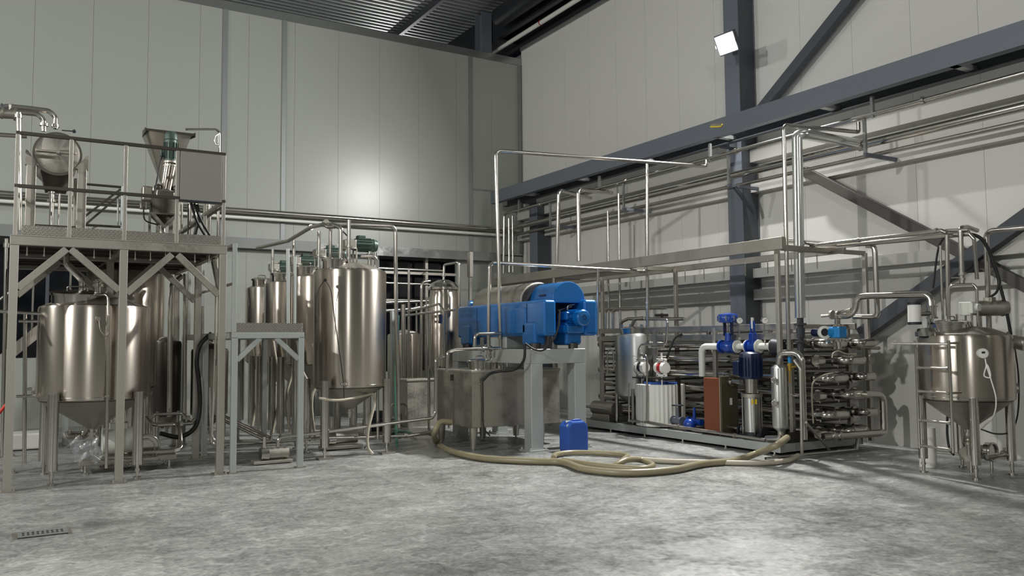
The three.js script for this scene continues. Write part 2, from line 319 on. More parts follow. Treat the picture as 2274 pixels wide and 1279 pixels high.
// ---------- left platform and what stands on it ----------
function checkerPlate(p0, p1, y0, y1) { // raised lozenges of a tread plate on a vertical strip facing +z, from x p0[0] to p1[0]
  const out = [], z = p0[2]; let row = 0;
  for (let y = y0 + 0.013; y < y1 - 0.008; y += 0.022, row++) for (let x = p0[0] + 0.012 + (row % 2) * 0.011, k = 0; x < p1[0] - 0.01; x += 0.022, k++) out.push(place(new THREE.BoxGeometry(0.021, 0.006, 0.004), [x, y, z + 0.002], [0, 0, (k + row) % 2 ? 0.78 : -0.78]));
  return out;
}
{
  const t = thing('work_platform', 'tall stainless platform with railings on square legs, at the left edge', 'platform');
  const Z = 7.45, zs = [7.45, 5.9, 4.15], xs = [-11.1, -10.02, -8.92];
  for (const z of zs) for (const x of xs) {
    if (z === 4.15 && x === -10.02) continue;
    const l = mesh('leg', cb([x, 1.33, z], [0.085, 2.64, 0.085], 0.006), M.frame, t);
    mesh('base_plate', [cb([x, 0.008, z], [0.16, 0.016, 0.16]), ...[[-1, 1], [1, 1]].map(([a, b]) => rod([x + a * 0.06, 0.016, z + b * 0.06], [x + a * 0.06, 0.045, z + b * 0.06], 0.01))], M.dull, l);
  }
  for (const z of zs) mesh('beam', cb([-10.01, 2.7, z], [2.27, 0.1, 0.08], 0.006), M.dull, t);
  for (const x of xs) mesh('beam', bx([x - 0.035, 2.655, 4.15], [x + 0.035, 2.745, 7.4]), M.dull, t);
  for (let z = 4.5; z < 7.3; z += 0.42) mesh('joist', bx([-11.05, 2.68, z - 0.02], [-8.95, 2.74, z + 0.02]), M.darkSteel, t);
  mesh('deck', bx([-11.14, 2.75, 4.1], [-8.88, 2.762, 7.49]), M.dull, t);
  for (const [a, b] of [[-11.04, -10.6], [-10.56, -10.04], [-10.0, -9.47], [-9.43, -8.95]]) {
    const k = mesh('kick_plate', bx([a, 2.762, 7.465], [b, 2.872, 7.47]), M.dull, t);
    const p = mesh('tread_pattern', checkerPlate([a, 0, 7.47], [b, 0, 7.47], 2.762, 2.872), M.polish, k); p.userData.kind = 'stuff';
  }
  const br = (a, b) => mesh('brace', bar(a, b, 0.05, 0.075, 0.004), M.dull, t);
  for (const z of [7.46, 5.9]) { br([-11.06, 2.18, z], [-10.6, 2.63, z]); br([-10.06, 2.18, z], [-10.56, 2.63, z]); br([-9.98, 2.15, z], [-9.5, 2.62, z]); br([-8.96, 2.15, z], [-9.44, 2.62, z]); }
  for (const x of [-11.1, -8.92]) br([x, 2.1, 7.41], [x, 2.63, 6.9]);
  for (let i = 0; i < 12; i++) { const x = -10.98 + i * 0.165 + (i > 5 ? 0.1 : 0); if (x < -8.95) mesh('bolt', [rod([x, 2.56, 7.38], [x, 2.65, 7.38], 0.008), rod([x, 2.545, 7.38], [x, 2.565, 7.38], 0.014)], M.polish, t); }
  // railing
  const rp = (x, z) => mesh('rail_post', cb([x, 3.33, z], [0.04, 1.14, 0.04], 0.004), M.frame, t);
  for (const x of [-11.1, -10.58, -10.02, -9.455, -8.92]) rp(x, Z + 0.01);
  for (const z of [6.3, 5.2, 4.15]) { rp(-11.1, z); rp(-8.92, z); }
  for (const y of [3.885, 3.3]) {
    mesh('rail', cb([-10.01, y, Z + 0.012], [2.22, 0.038, 0.038], 0.004), M.darkSteel, t);
    for (const x of [-11.1, -8.92]) mesh('rail', cb([x, y, 5.8], [0.038, 0.038, 3.3], 0.004), M.dull, t);
  }
}
{
  const t = thing('control_cabinet', 'flat stainless control cabinet fixed to the railing of the left platform', 'cabinet');
  mesh('body', cb([-9.185, 3.575, 7.39], [0.49, 0.6, 0.15], 0.006), M.dull, t);
  mesh('door', cb([-9.185, 3.575, 7.475], [0.475, 0.585, 0.02], 0.004), M.cabinet, t);
  mesh('seal', [cb([-9.185, 3.275, 7.47], [0.49, 0.02, 0.03])], M.black, t);
}
several('cabinet_cable', 'cable', [
  ['left of two stiff black cables slanting right from the control cabinet to the deck', hose([[-9.28, 3.27, 7.36], [-9.2, 3.05, 7.33], [-9.08, 2.86, 7.3], [-9.02, 2.77, 7.28]], 0.016)],
  ['right of two stiff black cables slanting right from the control cabinet to the deck', hose([[-9.24, 3.27, 7.34], [-9.14, 3.05, 7.31], [-9.02, 2.86, 7.28], [-8.98, 2.77, 7.26]], 0.016)],
  ['thick black cable bowing under the middle of the control cabinet', hose([[-9.2, 3.27, 7.3], [-9.17, 3.1, 7.28], [-9.2, 2.95, 7.26], [-9.24, 2.77, 7.24]], 0.02)],
  ['thin straight black cable hanging under the control cabinet', hose([[-9.3, 3.27, 7.3], [-9.3, 2.77, 7.3]], 0.007)],
], M.cable);
{ // horizontal drum
  const t = thing('drum_vessel', 'horizontal stainless drum with a round bolted door on the left platform', 'vessel'), c = [-10.69, 3.84, 6.75];
  mesh('shell', lathe([c[0], c[1], 5.9], [[0, -0.02], [0.24, 0], [0.245, 0.02], [0.245, 0.82], [0.262, 0.822], [0.262, 0.85], [0.23, 0.85]], 40, 'z'), M.tank, t);
  mesh('door', lathe([c[0], c[1], 6.745], [[0.23, 0], [0.235, 0.02], [0.2, 0.035], [0, 0.05]], 40, 'z'), M.dull, t);
  mesh('door_bar', [cb([c[0] - 0.02, c[1] + 0.01, 6.82], [0.42, 0.025, 0.02], 0.004), rod([c[0], c[1], 6.8], [c[0], c[1], 6.87], 0.018), bar([c[0] + 0.02, c[1] + 0.04, 6.84], [c[0] + 0.16, c[1] + 0.06, 6.84], 0.02, 0.03)], M.dull, t);
  mesh('handle', [rod([c[0] + 0.04, 4.14, 6.7], [c[0] + 0.16, 4.14, 6.72], 0.007), place(new THREE.SphereGeometry(0.022, 12, 8), [c[0] + 0.17, 4.14, 6.72])], M.black, t);
  for (const s of [-1, 1]) {
    mesh('leg', cb([c[0] + s * 0.265, 3.22, 6.72], [0.1, 0.92, 0.1], 0.006), M.frame, t);
    mesh('gusset', place(extr([[0, 0], [0.14, 0], [0.02, 0.17], [0, 0.17]].map(([a, b]) => [s < 0 ? a - 0.33 : 0.33 - a, b]), 0.1), [c[0], 3.68, 6.66]), M.dull, t);
    mesh('leg', cb([c[0] + s * 0.265, 3.22, 6.05], [0.1, 0.92, 0.1], 0.006), M.frame, t);
  }
  mesh('cross_beam', cb([c[0], 2.94, 6.7], [0.5, 0.09, 0.06], 0.004), M.darkSteel, t);
  mesh('chute', place(new THREE.CylinderGeometry(0.24, 0.16, 0.24, 4, 1).rotateY(PI / 4), [c[0], 3.54, 6.5]), M.darkSteel, t);
  mesh('outlet', [rod([c[0] - 0.04, 2.77, 6.55], [c[0] - 0.04, 3.5, 6.55], 0.028), collar([c[0] - 0.04, 3.3, 6.55], [0, 1, 0], 0.05, 0.03), collar([c[0] - 0.04, 3.4, 6.55], [0, 1, 0], 0.045, 0.02)], M.pipe, t);
  mesh('outlet', rod([c[0] + 0.04, 2.77, 6.5], [c[0] + 0.04, 3.44, 6.5], 0.014), M.pipe, t);
}
one('drum_pipe', 'stainless pipe bending from the drum top to the left edge, lower of two', 'pipe', [tube([[-10.836, 4.148, 6.5], [-10.842, 4.358, 6.5], [-11.109, 4.349, 6.5], [-11.428, 4.338, 6.5]], 0.031, 0.11), collar([-10.834, 4.231, 6.5], [0, 1, 0], 0.05, 0.03)], M.pipe);
one('drum_pipe', 'stainless pipe bending from the drum top to the left edge, upper of two', 'pipe', [tube([[-10.707, 4.243, 6.3], [-10.712, 4.459, 6.3], [-11.017, 4.461, 6.3], [-11.205, 4.457, 6.3], [-11.389, 4.409, 6.3]], 0.031, 0.11), collar([-10.708, 4.277, 6.3], [0, 1, 0], 0.045, 0.03)], M.pipe);
{
  const t = thing('pipe_valve', 'stainless valve at the left edge above the platform corner', 'valve');
  mesh('body', [rod([-11.402, 4.279, 6.6], [-11.14, 4.293, 6.6], 0.06, 0.055), collar([-11.14, 4.293, 6.6], [1, 0, 0], 0.075, 0.025), rod([-11.191, 4.329, 6.6], [-11.193, 4.405, 6.6], 0.012), collar([-11.268, 4.297, 6.6], [1, 0, 0], 0.075, 0.02)], M.dull, t);
  mesh('knob', rod([-11.274, 4.35, 6.6], [-11.275, 4.404, 6.6], 0.014), M.black, t);
}
one('riser_pipe', 'slim stainless riser standing behind the left corner post of the platform', 'pipe', [tube([[-11.103, 4.246, 6.9], [-11.054, 2.877, 6.9]], 0.028), collar([-11.102, 4.204, 6.9], [0, 1, 0], 0.04, 0.04)], M.pipe);
one('riser_pipe', 'thin stainless pipe crossing the left edge just below the platform handrail', 'pipe', [rod([-11.379, 4.086, 6.33], [-11.008, 4.104, 6.33], 0.026)], M.pipe);
{ // feed hopper with its mixer motor
  const t = thing('feed_hopper', 'stainless feed hopper, a wide funnel with a lip on the left platform', 'hopper'), c = [-9.36, 0, 5.95];
  mesh('funnel', place(new THREE.CylinderGeometry(0.39, 0.1, 0.64, 4, 1, true).rotateY(PI / 4), [c[0], 4.08, c[2]]), phys(0xa9a49b, 0.4, 1, { side: THREE.DoubleSide }), t);
  mesh('rim', [cb([c[0], 4.45, c[2] - 0.27], [0.56, 0.1, 0.012]), bar([c[0] - 0.275, 4.44, c[2] - 0.26], [c[0] - 0.31, 4.38, c[2] + 0.29], 0.012, 0.06), bar([c[0] - 0.31, 4.385, c[2] + 0.28], [c[0] + 0.31, 4.385, c[2] + 0.28], 0.012, 0.03), bar([c[0] + 0.275, 4.44, c[2] - 0.26], [c[0] + 0.31, 4.38, c[2] + 0.29], 0.012, 0.06)], M.darkSteel, t);
  mesh('throat', place(new THREE.CylinderGeometry(0.1, 0.09, 0.2, 4, 1).rotateY(PI / 4), [c[0], 3.67, c[2]]), M.dull, t);
  mesh('stand', [cb([c[0] - 0.08, 3.17, c[2] - 0.1], [0.05, 0.82, 0.05]), cb([c[0] + 0.08, 3.17, c[2] - 0.1], [0.05, 0.82, 0.05])], M.dull, t);
}
{
  const t = thing('mixer_unit', 'powder mixer with an upright grey-green motor in front of the feed hopper', 'mixer'), c = [-9.4, 0, 6.35], mx = -9.37;
  mesh('motor', [lathe([mx, 4.0, c[2]], [[0, -0.04], [0.08, -0.04], [0.08, 0.24], [0.088, 0.25], [0.082, 0.32], [0.06, 0.355], [0, 0.36]], 28), ...[...Array(16)].map((_, i) => place(new THREE.BoxGeometry(0.02, 0.22, 0.006), [mx + 0.085 * Math.cos(i * PI / 8), 4.1, c[2] + 0.085 * Math.sin(i * PI / 8)], [0, -i * PI / 8, 0])), cb([mx - 0.1, 4.08, c[2]], [0.06, 0.12, 0.08], 0.01)], M.green, t);
  mesh('flange', collar([mx, 3.95, c[2]], [0, 1, 0], 0.09, 0.025), M.dull, t);
  mesh('flange', collar([mx, 3.9, c[2]], [0, 1, 0], 0.096, 0.02), M.dull, t);
  mesh('column', [rod([mx - 0.05, 3.58, c[2]], [mx, 3.92, c[2]], 0.075, 0.085, 24)], M.tank, t);
  mesh('knob', place(new THREE.SphereGeometry(0.05, 16, 12), [c[0] - 0.12, 3.6, c[2] + 0.02]), M.darkSteel, t);
  mesh('knob', place(new THREE.SphereGeometry(0.05, 16, 12), [c[0] + 0.1, 3.6, c[2] + 0.02]), M.darkSteel, t);
  mesh('body', [cb([c[0] - 0.03, 3.5, c[2]], [0.26, 0.13, 0.24], 0.02), rod([c[0] - 0.24, 3.48, c[2]], [c[0] + 0.17, 3.48, c[2]], 0.045), cb([c[0] + 0.1, 3.49, c[2] + 0.08], [0.09, 0.09, 0.1], 0.01)], M.polish, t);
  mesh('bowl', place(new THREE.CylinderGeometry(0.23, 0.2, 0.22, 4, 1).rotateY(PI / 4), [c[0] - 0.05, 3.34, c[2]]), M.darkSteel, t);
  mesh('cone', place(new THREE.CylinderGeometry(0.19, 0.05, 0.13, 4, 1).rotateY(PI / 4), [c[0] - 0.05, 3.165, c[2]]), M.darkSteel, t);
  mesh('stay', [bar([c[0] - 0.19, 3.23, c[2] + 0.15], [c[0] - 0.05, 3.08, c[2] + 0.1], 0.02, 0.04), bar([c[0] + 0.09, 3.23, c[2] + 0.15], [c[0] - 0.05, 3.08, c[2] + 0.1], 0.02, 0.04), bar([c[0] - 0.22, 3.24, c[2] + 0.16], [c[0] + 0.12, 3.24, c[2] + 0.16], 0.02, 0.02)], M.polish, t);
  mesh('outlet', tube([[c[0] - 0.06, 3.11, c[2]], [c[0] - 0.06, 2.95, c[2] + 0.05], [c[0] + 0.12, 2.85, c[2] + 0.1], [c[0] + 0.42, 2.81, c[2] + 0.12]], 0.045, 0.12), M.pipe, t);
  mesh('side_box', [cb([c[0] - 0.25, 3.5, c[2] + 0.04], [0.14, 0.2, 0.14], 0.03), cb([c[0] - 0.29, 3.35, c[2] + 0.04], [0.09, 0.1, 0.1], 0.01)], M.dull, t);
  mesh('support', [cb([c[0] - 0.2, 3.02, c[2] - 0.08], [0.03, 0.5, 0.03]), cb([c[0] + 0.12, 3.02, c[2] - 0.08], [0.03, 0.5, 0.03])], M.dull, t);
  mesh('cable', [hose([[mx - 0.1, 4.08, c[2] + 0.03], [c[0] - 0.13, 3.8, c[2] + 0.1], [c[0] - 0.17, 3.55, c[2] + 0.12], [c[0] - 0.22, 3.35, c[2] + 0.12]], 0.009)], M.cable, t);
  mesh('cable', [hose([[c[0] - 0.3, 3.32, c[2] + 0.1], [c[0] - 0.28, 3.15, c[2] + 0.12], [c[0] - 0.12, 3.1, c[2] + 0.1]], 0.009)], M.cable, t);
}
one('hopper_pipe', 'thin stainless pipe running right from the hopper rim and bending down', 'pipe', [tube([[-9.12, 4.529, 5.9], [-8.671, 4.586, 5.9], [-8.665, 4.168, 5.9]], 0.016, 0.06), hose([[-8.692, 4.508, 5.92], [-8.74, 4.451, 5.95], [-8.732, 4.356, 5.95], [-8.69, 4.354, 5.92]], 0.007)], M.polish);
one('supply_box', 'pale plain metal box standing on the platform deck behind the mixer', 'box', [cb([-9.5, 2.9, 5.35], [0.56, 0.28, 0.3], 0.01)], M.whitePaint);
{
  const t = thing('stair_guard', 'dark stair guard with two slanting bars at the back of the left platform', 'railing');
  mesh('bar', rod([-10.288, 3.949, 4.2], [-9.71, 3.946, 4.2], 0.018), M.darkSteel, t);
  mesh('bar', rod([-10.274, 3.338, 4.2], [-9.729, 3.339, 4.2], 0.018), M.darkSteel, t);
  mesh('slant', rod([-10.276, 3.418, 4.2], [-9.753, 3.915, 4.2], 0.016), M.darkSteel, t);
  mesh('slant', rod([-10.203, 3.356, 4.2], [-9.727, 3.862, 4.2], 0.016), M.darkSteel, t);
  mesh('post', [rod([-9.729, 3.958, 4.2], [-9.728, 3.312, 4.2], 0.022), rod([-9.785, 3.92, 4.15], [-9.773, 3.329, 4.15], 0.014)], M.frameGrey, t);
}
several('deck_pipe', 'pipe', [
  ['leftmost and thinnest of the upright pipes under the control cabinet', rod([-9.069, 3.583, 5.4], dk([-9.068, 3.129, 5.4]), 0.016)],
  ['second upright pipe from the left under the control cabinet', rod([-8.972, 3.604, 5.4], dk([-8.971, 3.122, 5.4]), 0.02)],
  ['third upright pipe from the left under the control cabinet', rod([-8.856, 3.615, 5.3], dk([-8.861, 3.127, 5.3]), 0.024)],
  ['fourth and thickest upright pipe under the control cabinet, behind the slanting cables', rod([-8.649, 3.634, 5.2], dk([-8.655, 3.151, 5.2]), 0.026)],
  ['rightmost upright pipe under the control cabinet', rod([-8.527, 3.623, 5.2], dk([-8.533, 3.145, 5.2]), 0.02)],
], M.pipe);
one('slant_bar', 'slanting steel bar crossing behind the cables under the control cabinet', 'bar', rod([-9.09, 3.123, 5.5], [-8.555, 3.53, 5.5], 0.018), M.darkSteel);

// ---------- cone-bottomed tanks ----------
function coneTank(name, label, o) {
  // o: x, z, r, y0 (shell foot), y1 (shell top), tip (cone tip height), legs [[x,z]...], dome
  const t = thing(name, label, 'tank', o.group), { x, z, r, y0, y1 } = o;
  mesh('shell', lathe([x, 0, z], [[r - 0.03, y0 - 0.015], [r - 0.005, y0], [r, y0 + 0.02], [r, y1 - 0.05], [r - 0.012, y1 - 0.015], [r - 0.05, y1]], 64), o.shellMat || M.tank, t);
  mesh('seam', [ring([x, y0 + 0.03, z], r + 0.001, 0.004, [PI / 2, 0, 0], 64)], M.polish, t);
  mesh('cone', lathe([x, 0, z], [[0.045, o.tip], [0.05, o.tip + 0.01], [r - 0.03, y0 - 0.02]], 48), M.dull, t);
  mesh('top', lathe([x, 0, z], [[r - 0.045, y1 - 0.002], [r * 0.55, y1 + o.dome * 0.7], [0.05, y1 + o.dome], [0, y1 + o.dome]], 48), M.dull, t);
  mesh('outlet', [rod([x, o.tip - 0.12, z], [x, o.tip + 0.02, z], 0.03), collar([x, o.tip - 0.05, z], [0, 1, 0], 0.05, 0.03)], M.pipe, t);
  for (const [lx, lz] of o.legs) {
    const l = mesh('leg', [rod([lx, 0.16, lz], [lx, y0 + (o.legUp ?? 0.06), lz], o.legR, o.legR, 20)], M.pipe, t);
    mesh('foot', [rod([lx, 0.01, lz], [lx, 0.17, lz], 0.018), rod([lx, 0, lz], [lx, 0.02, lz], 0.045), rod([lx, 0.09, lz], [lx, 0.115, lz], 0.03, 0.03, 6)], M.polish, l);
  }
  return t;
}
function manway(t, c, r, h, tilt = 0, dirz = 1) { // round hatch with clamped lid
  const G = (g) => place(g, c, [tilt, 0, 0]);
  mesh('hatch_neck', G(lathe([0, 0, 0], [[r, -0.12], [r, h], [r + 0.018, h], [r + 0.018, h + 0.015], [r, h + 0.015]], 36)), M.polish, t);
  const l = mesh('hatch_lid', G(lathe([0, 0, 0], [[r + 0.02, h + 0.016], [r + 0.02, h + 0.03], [r * 0.7, h + 0.055], [0, h + 0.06]], 36)), M.polish, t);
  mesh('lid_handle', [G(tube([[-r * 0.4, h + 0.05, 0], [-r * 0.4, h + 0.1, 0], [r * 0.4, h + 0.1, 0], [r * 0.4, h + 0.05, 0]], 0.009, 0.025))], M.pipe, l);
  mesh('lid_clamp', G(rod([r + 0.01, h - 0.02, 0], [r + 0.04, h + 0.06, 0], 0.012)), M.pipe, l);
}
{ // tank under the left platform
  const x = -10.24, z = 6.72;
  const t = coneTank('process_tank', 'brushed stainless cone-bottomed tank standing in front under the left platform', { x, z, r: 0.61, y0: 0.93, y1: 2.03, tip: 0.55, dome: 0.13, legR: 0.058, legUp: 0.08, legs: [[-10.68, 7.24], [-9.8, 7.22], [-10.73, 6.26], [-9.8, 6.24]] });
  manway(t, [x - 0.21, 2.08, z + 0.16], 0.27, 0.07, 0.13);
  mesh('cip_pipe', [tube([[-10.577, 2.656, 6.85], [-10.573, 2.506, 6.85], [-10.404, 2.33, 6.85], [-10.399, 2.1, 6.85]], 0.035, 0.1)], M.pipe, t);
  mesh('level_pipe', [tube([[-10.275, 2.143, 7.1], [-10.159, 2.135, 7.3], [-10.154, 1.899, 7.35], [-10.144, 0.166, 7.4]], 0.017, 0.06), collar([-10.151, 0.975, 7.38], [0, 1, 0], 0.03, 0.02)], M.pipe, t);
  mesh('breather', [rod([-10.241, 2.059, 7], [-10.247, 2.293, 7], 0.035), collar([-10.246, 2.261, 7], [0, 1, 0], 0.065, 0.03), collar([-10.247, 2.304, 7], [0, 1, 0], 0.06, 0.012), place(new THREE.SphereGeometry(0.035, 14, 10), [-10.247, 2.325, 7]), collar([-10.243, 2.149, 7], [0, 1, 0], 0.05, 0.02)], M.polish, t);
  mesh('probe', [rod([-10.263, 1.868, 7.33], [-10.263, 1.856, 7.4], 0.025), hose([[-10.254, 1.835, 7.4], [-10.234, 1.717, 7.42], [-10.178, 1.661, 7.42], [-10.154, 1.702, 7.4]], 0.006)], M.dull, t);
  for (const yy of [1.84, 0.98]) mesh('nozzle', [tube([[x - 0.6, yy, z + 0.1], [x - 0.8, yy, z + 0.1]], 0.016), collar([x - 0.72, yy, z + 0.1], [1, 0, 0], 0.03, 0.02)], M.pipe, t);
}
one('process_pipe', 'thin horizontal stainless pipe entering from the left edge at tank shoulder height', 'pipe', [tube([[-11.352, 1.953, 6.9], [-10.787, 1.923, 6.9]], 0.018)], M.pipe);
one('process_pipe', 'upright stainless pipe left of the front tank, right behind the platform corner post', 'pipe', [rod([-10.974, 1.928, 6.7], [-10.938, 0.197, 6.7], 0.022)], M.pipe);
one('process_pipe', 'short bent stainless pipe on the left side of the front tank near its foot', 'pipe', [tube([[-10.945, 1.059, 6.9], [-10.874, 1.072, 6.9], [-10.871, 0.979, 6.9], [-10.791, 0.976, 6.9]], 0.016, 0.03)], M.pipe);
// tanks standing behind it
coneTank('process_tank', 'tall stainless tank in the shade behind the front tank of the left platform', { x: -9.78, z: 5.05, r: 0.46, y0: 0.98, y1: 2.6, tip: 0.62, dome: 0.1, legR: 0.045, legs: [[-10.08, 5.35], [-9.48, 5.35], [-10.08, 4.75], [-9.48, 4.75]] });
coneTank('process_tank', 'bright narrow stainless tank farther back between the left platform legs', { x: -9.42, z: 3.5, r: 0.42, y0: 0.9, y1: 2.75, tip: 0.6, dome: 0.1, legR: 0.045, legs: [[-9.7, 3.78], [-9.14, 3.78], [-9.7, 3.22], [-9.14, 3.22]] });
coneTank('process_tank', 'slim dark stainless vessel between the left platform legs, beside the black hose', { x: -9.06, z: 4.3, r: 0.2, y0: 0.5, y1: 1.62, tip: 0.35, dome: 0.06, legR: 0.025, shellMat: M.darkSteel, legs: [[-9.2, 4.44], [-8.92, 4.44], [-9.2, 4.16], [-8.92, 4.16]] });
coneTank('process_tank', 'short stainless vessel behind the right leg of the left platform', { x: -8.5, z: 4.6, r: 0.27, y0: 0.5, y1: 1.5, tip: 0.32, dome: 0.07, legR: 0.03, legs: [[-8.68, 4.78], [-8.32, 4.78], [-8.68, 4.42], [-8.32, 4.42]] });
// row of tanks behind the small platform
const rowZ = [6.5, 5.15, 3.8, 2.45], rowL = ['large brushed stainless cone-bottomed tank in the middle of the hall, nearest of its row', 'second stainless tank of the middle row, behind the nearest one', 'third stainless tank of the middle row, above the small platform deck', 'rearmost stainless tank of the middle row'];
rowZ.forEach((z, i) => {
  const x = -6.95, r = 0.515;
  const t = coneTank('process_tank', rowL[i], { x, z, r, y0: i ? 1.25 : 0.95, y1: 2.6, tip: i ? 0.85 : 0.62, dome: 0.12, legR: 0.06, legUp: 0.1, group: undefined, legs: [[x - 0.5, z + 0.42], [x + 0.42, z + 0.36], [x - 0.5, z - 0.4], [x + 0.42, z - 0.4]] });
  manway(t, [x - 0.27, 2.66, z + 0.12], 0.17, 0.05, 0.06);
  mesh('gearbox', [cb([x - 0.02, 2.98, z], [0.17, 0.13, 0.2], 0.02), ...[[-0.07, -0.07], [0.07, -0.07], [-0.07, 0.07], [0.07, 0.07]].map(([a, b]) => rod([x + a, 2.7, z + b], [x + a, 2.93, z + b], 0.012)), collar([x, 2.92, z], [0, 1, 0], 0.11, 0.02)], M.dull, t);
  mesh('motor', [rod([x + 0.07, 2.98, z], [x + 0.34, 2.98, z], 0.09, 0.09, 20), rod([x + 0.34, 2.98, z], [x + 0.4, 2.98, z], 0.096, 0.08, 20), cb([x + 0.16, 3.08, z], [0.12, 0.07, 0.1], 0.01), ...[...Array(14)].map((_, k) => place(new THREE.BoxGeometry(0.22, 0.02, 0.005), [x + 0.2, 2.98 + 0.092 * Math.sin(k * PI / 7), z + 0.092 * Math.cos(k * PI / 7)], [-k * PI / 7 + PI / 2, 0, 0]))], M.green, t);
  mesh('inlet_pipe', [rod([x - 0.1, 2.68, z + 0.22], [x - 0.1, 3.3, z + 0.22], 0.027), collar([x - 0.1, 2.92, z + 0.22], [0, 1, 0], 0.045, 0.03), collar([x - 0.1, 2.75, z + 0.22], [0, 1, 0], 0.04, 0.03)], M.pipe, t);
  if (i === 0) {
    mesh('level_pipe', [tube([[-6.892, 2.794, 6.75], [-6.641, 2.806, 6.75], [-6.633, 2.52, 6.75], [-6.621, 0.198, 6.75]], 0.021, 0.09), collar([-6.633, 2.52, 6.75], [0, 1, 0], 0.035, 0.03), rod([-6.769, 2.516, 6.75], [-6.633, 2.527, 6.75], 0.016), rod([-6.765, 0.952, 6.75], [-6.629, 0.947, 6.75], 0.016)], M.pipe, t);
    mesh('vent_stub', [rod([x + 0.26, 2.62, z + 0.1], [x + 0.26, 2.88, z + 0.1], 0.03), collar([x + 0.26, 2.82, z + 0.1], [0, 1, 0], 0.046, 0.06), rod([x + 0.34, 2.62, z + 0.12], [x + 0.34, 2.86, z + 0.12], 0.022), collar([x + 0.34, 2.8, z + 0.12], [0, 1, 0], 0.038, 0.04)], M.pipe, t);
    mesh('probe_cable', [hose([[-7.605, 1.813, 7.02], [-7.622, 1.994, 7.03], [-7.586, 2.267, 7.03], [-7.494, 2.397, 7.03], [-7.428, 2.301, 7.04], [-7.372, 1.935, 7.05], [-7.231, 0.991, 7.04], [-7.21, 0.776, 7]], 0.006), rod([-7.478, 2.413, 6.98], [-7.504, 2.407, 7.06], 0.022)], M.cable, t);
    mesh('outlet_clamp', [rod([-7.273, 1.011, 7.05], [-7.178, 1.002, 7.05], 0.014), rod([-7.211, 1.001, 7], [-7.239, 1.005, 7.08], 0.02)], M.polish, t);
    mesh('drain_hose', [hose([[-7.544, 0.824, 6.95], [-7.337, 0.789, 7.02], [-7.025, 0.808, 6.95], [-6.716, 0.845, 6.8]], 0.018), hose([[-6.716, 0.845, 6.8], [-6.702, 0.746, 6.85], [-6.768, 0.564, 6.9], [-6.846, 0.325, 6.95], [-6.858, 0.115, 7], [-6.812, 0.037, 7.05]], 0.02)], M.hosePale, t);
    mesh('base_foot', [cb([x - 0.5, 0.012, z + 0.42], [0.2, 0.024, 0.16]), cb([x + 0.42, 0.012, z + 0.36], [0.2, 0.024, 0.16])], M.dull, t);
  } else mesh('drain_hose', [hose([[x - 0.48, 1.6, z + 0.4], [x - 0.42, 1.15, z + 0.48], [x - 0.34, 0.95, z + 0.5], [x - 0.42, 0.5, z + 0.46], [x - 0.5, 0.12, z + 0.5]], 0.022), hose([[x - 0.28, 1.55, z + 0.48], [x - 0.2, 1.1, z + 0.52], [x - 0.3, 0.7, z + 0.56], [x - 0.24, 0.12, z + 0.55]], 0.02)], M.hosePale, t);
});
// pipes over the row
one('header_pipe', 'stainless header pipe climbing over the row of middle tanks', 'pipe', [tube([[-7.463, 3.236, 3.2], [-7.228, 3.256, 4.3], [-7.254, 3.319, 5.6], [-7.292, 3.269, 6.4]], 0.03), collar([-7.254, 3.319, 5.6], [0.3, 0.1, 1], 0.045, 0.03)], M.dull);
one('header_pipe', 'stainless pipe from the nearest middle tank top, bending down to the floor at right', 'pipe', [tube([[-7.308, 3.242, 6.45], [-7.156, 3.272, 6.45], [-6.229, 3.3, 6.45], [-6.214, 2.033, 6.45], [-6.169, 0.304, 6.45]], 0.03, 0.09), collar([-6.206, 2.033, 6.45], [0, 1, 0], 0.04, 0.03)], M.pipe);
one('header_pipe', 'thin left riser between the header and the nearest middle tank', 'pipe', tube([[-7.215, 2.669, 6.4], [-7.212, 3.242, 6.4]], 0.024), M.pipe);
one('header_pipe', 'thicker clamped riser bending from the nearest middle tank top to the header', 'pipe', [tube([[-7.183, 2.628, 6.75], [-7.179, 3.181, 6.75], [-7.219, 3.248, 6.5]], 0.03, 0.06), collar([-7.177, 2.831, 6.75], [0, 1, 0], 0.045, 0.03), collar([-7.177, 2.705, 6.75], [0, 1, 0], 0.045, 0.03)], M.pipe);
one('header_pipe', 'dark clamped pipe joint at the highest point above the middle tanks', 'pipe', [tube([[-7.319, 3.267, 6.4], [-7.285, 3.212, 6.5], [-7.174, 3.213, 6.6], [-7.107, 3.172, 6.6]], 0.028, 0.04), collar([-7.279, 3.277, 6.4], [0, 0, 1], 0.055, 0.03), rod([-7.266, 3.33, 6.4], [-7.265, 3.264, 6.4], 0.012)], M.dull);
one('motor_cable', 'black cable hanging from the header to the motor of the nearest middle tank', 'cable', hose([[-7.16, 3.201, 6.6], [-7.035, 3.118, 6.55], [-6.895, 3.001, 6.5]], 0.012), M.cable);
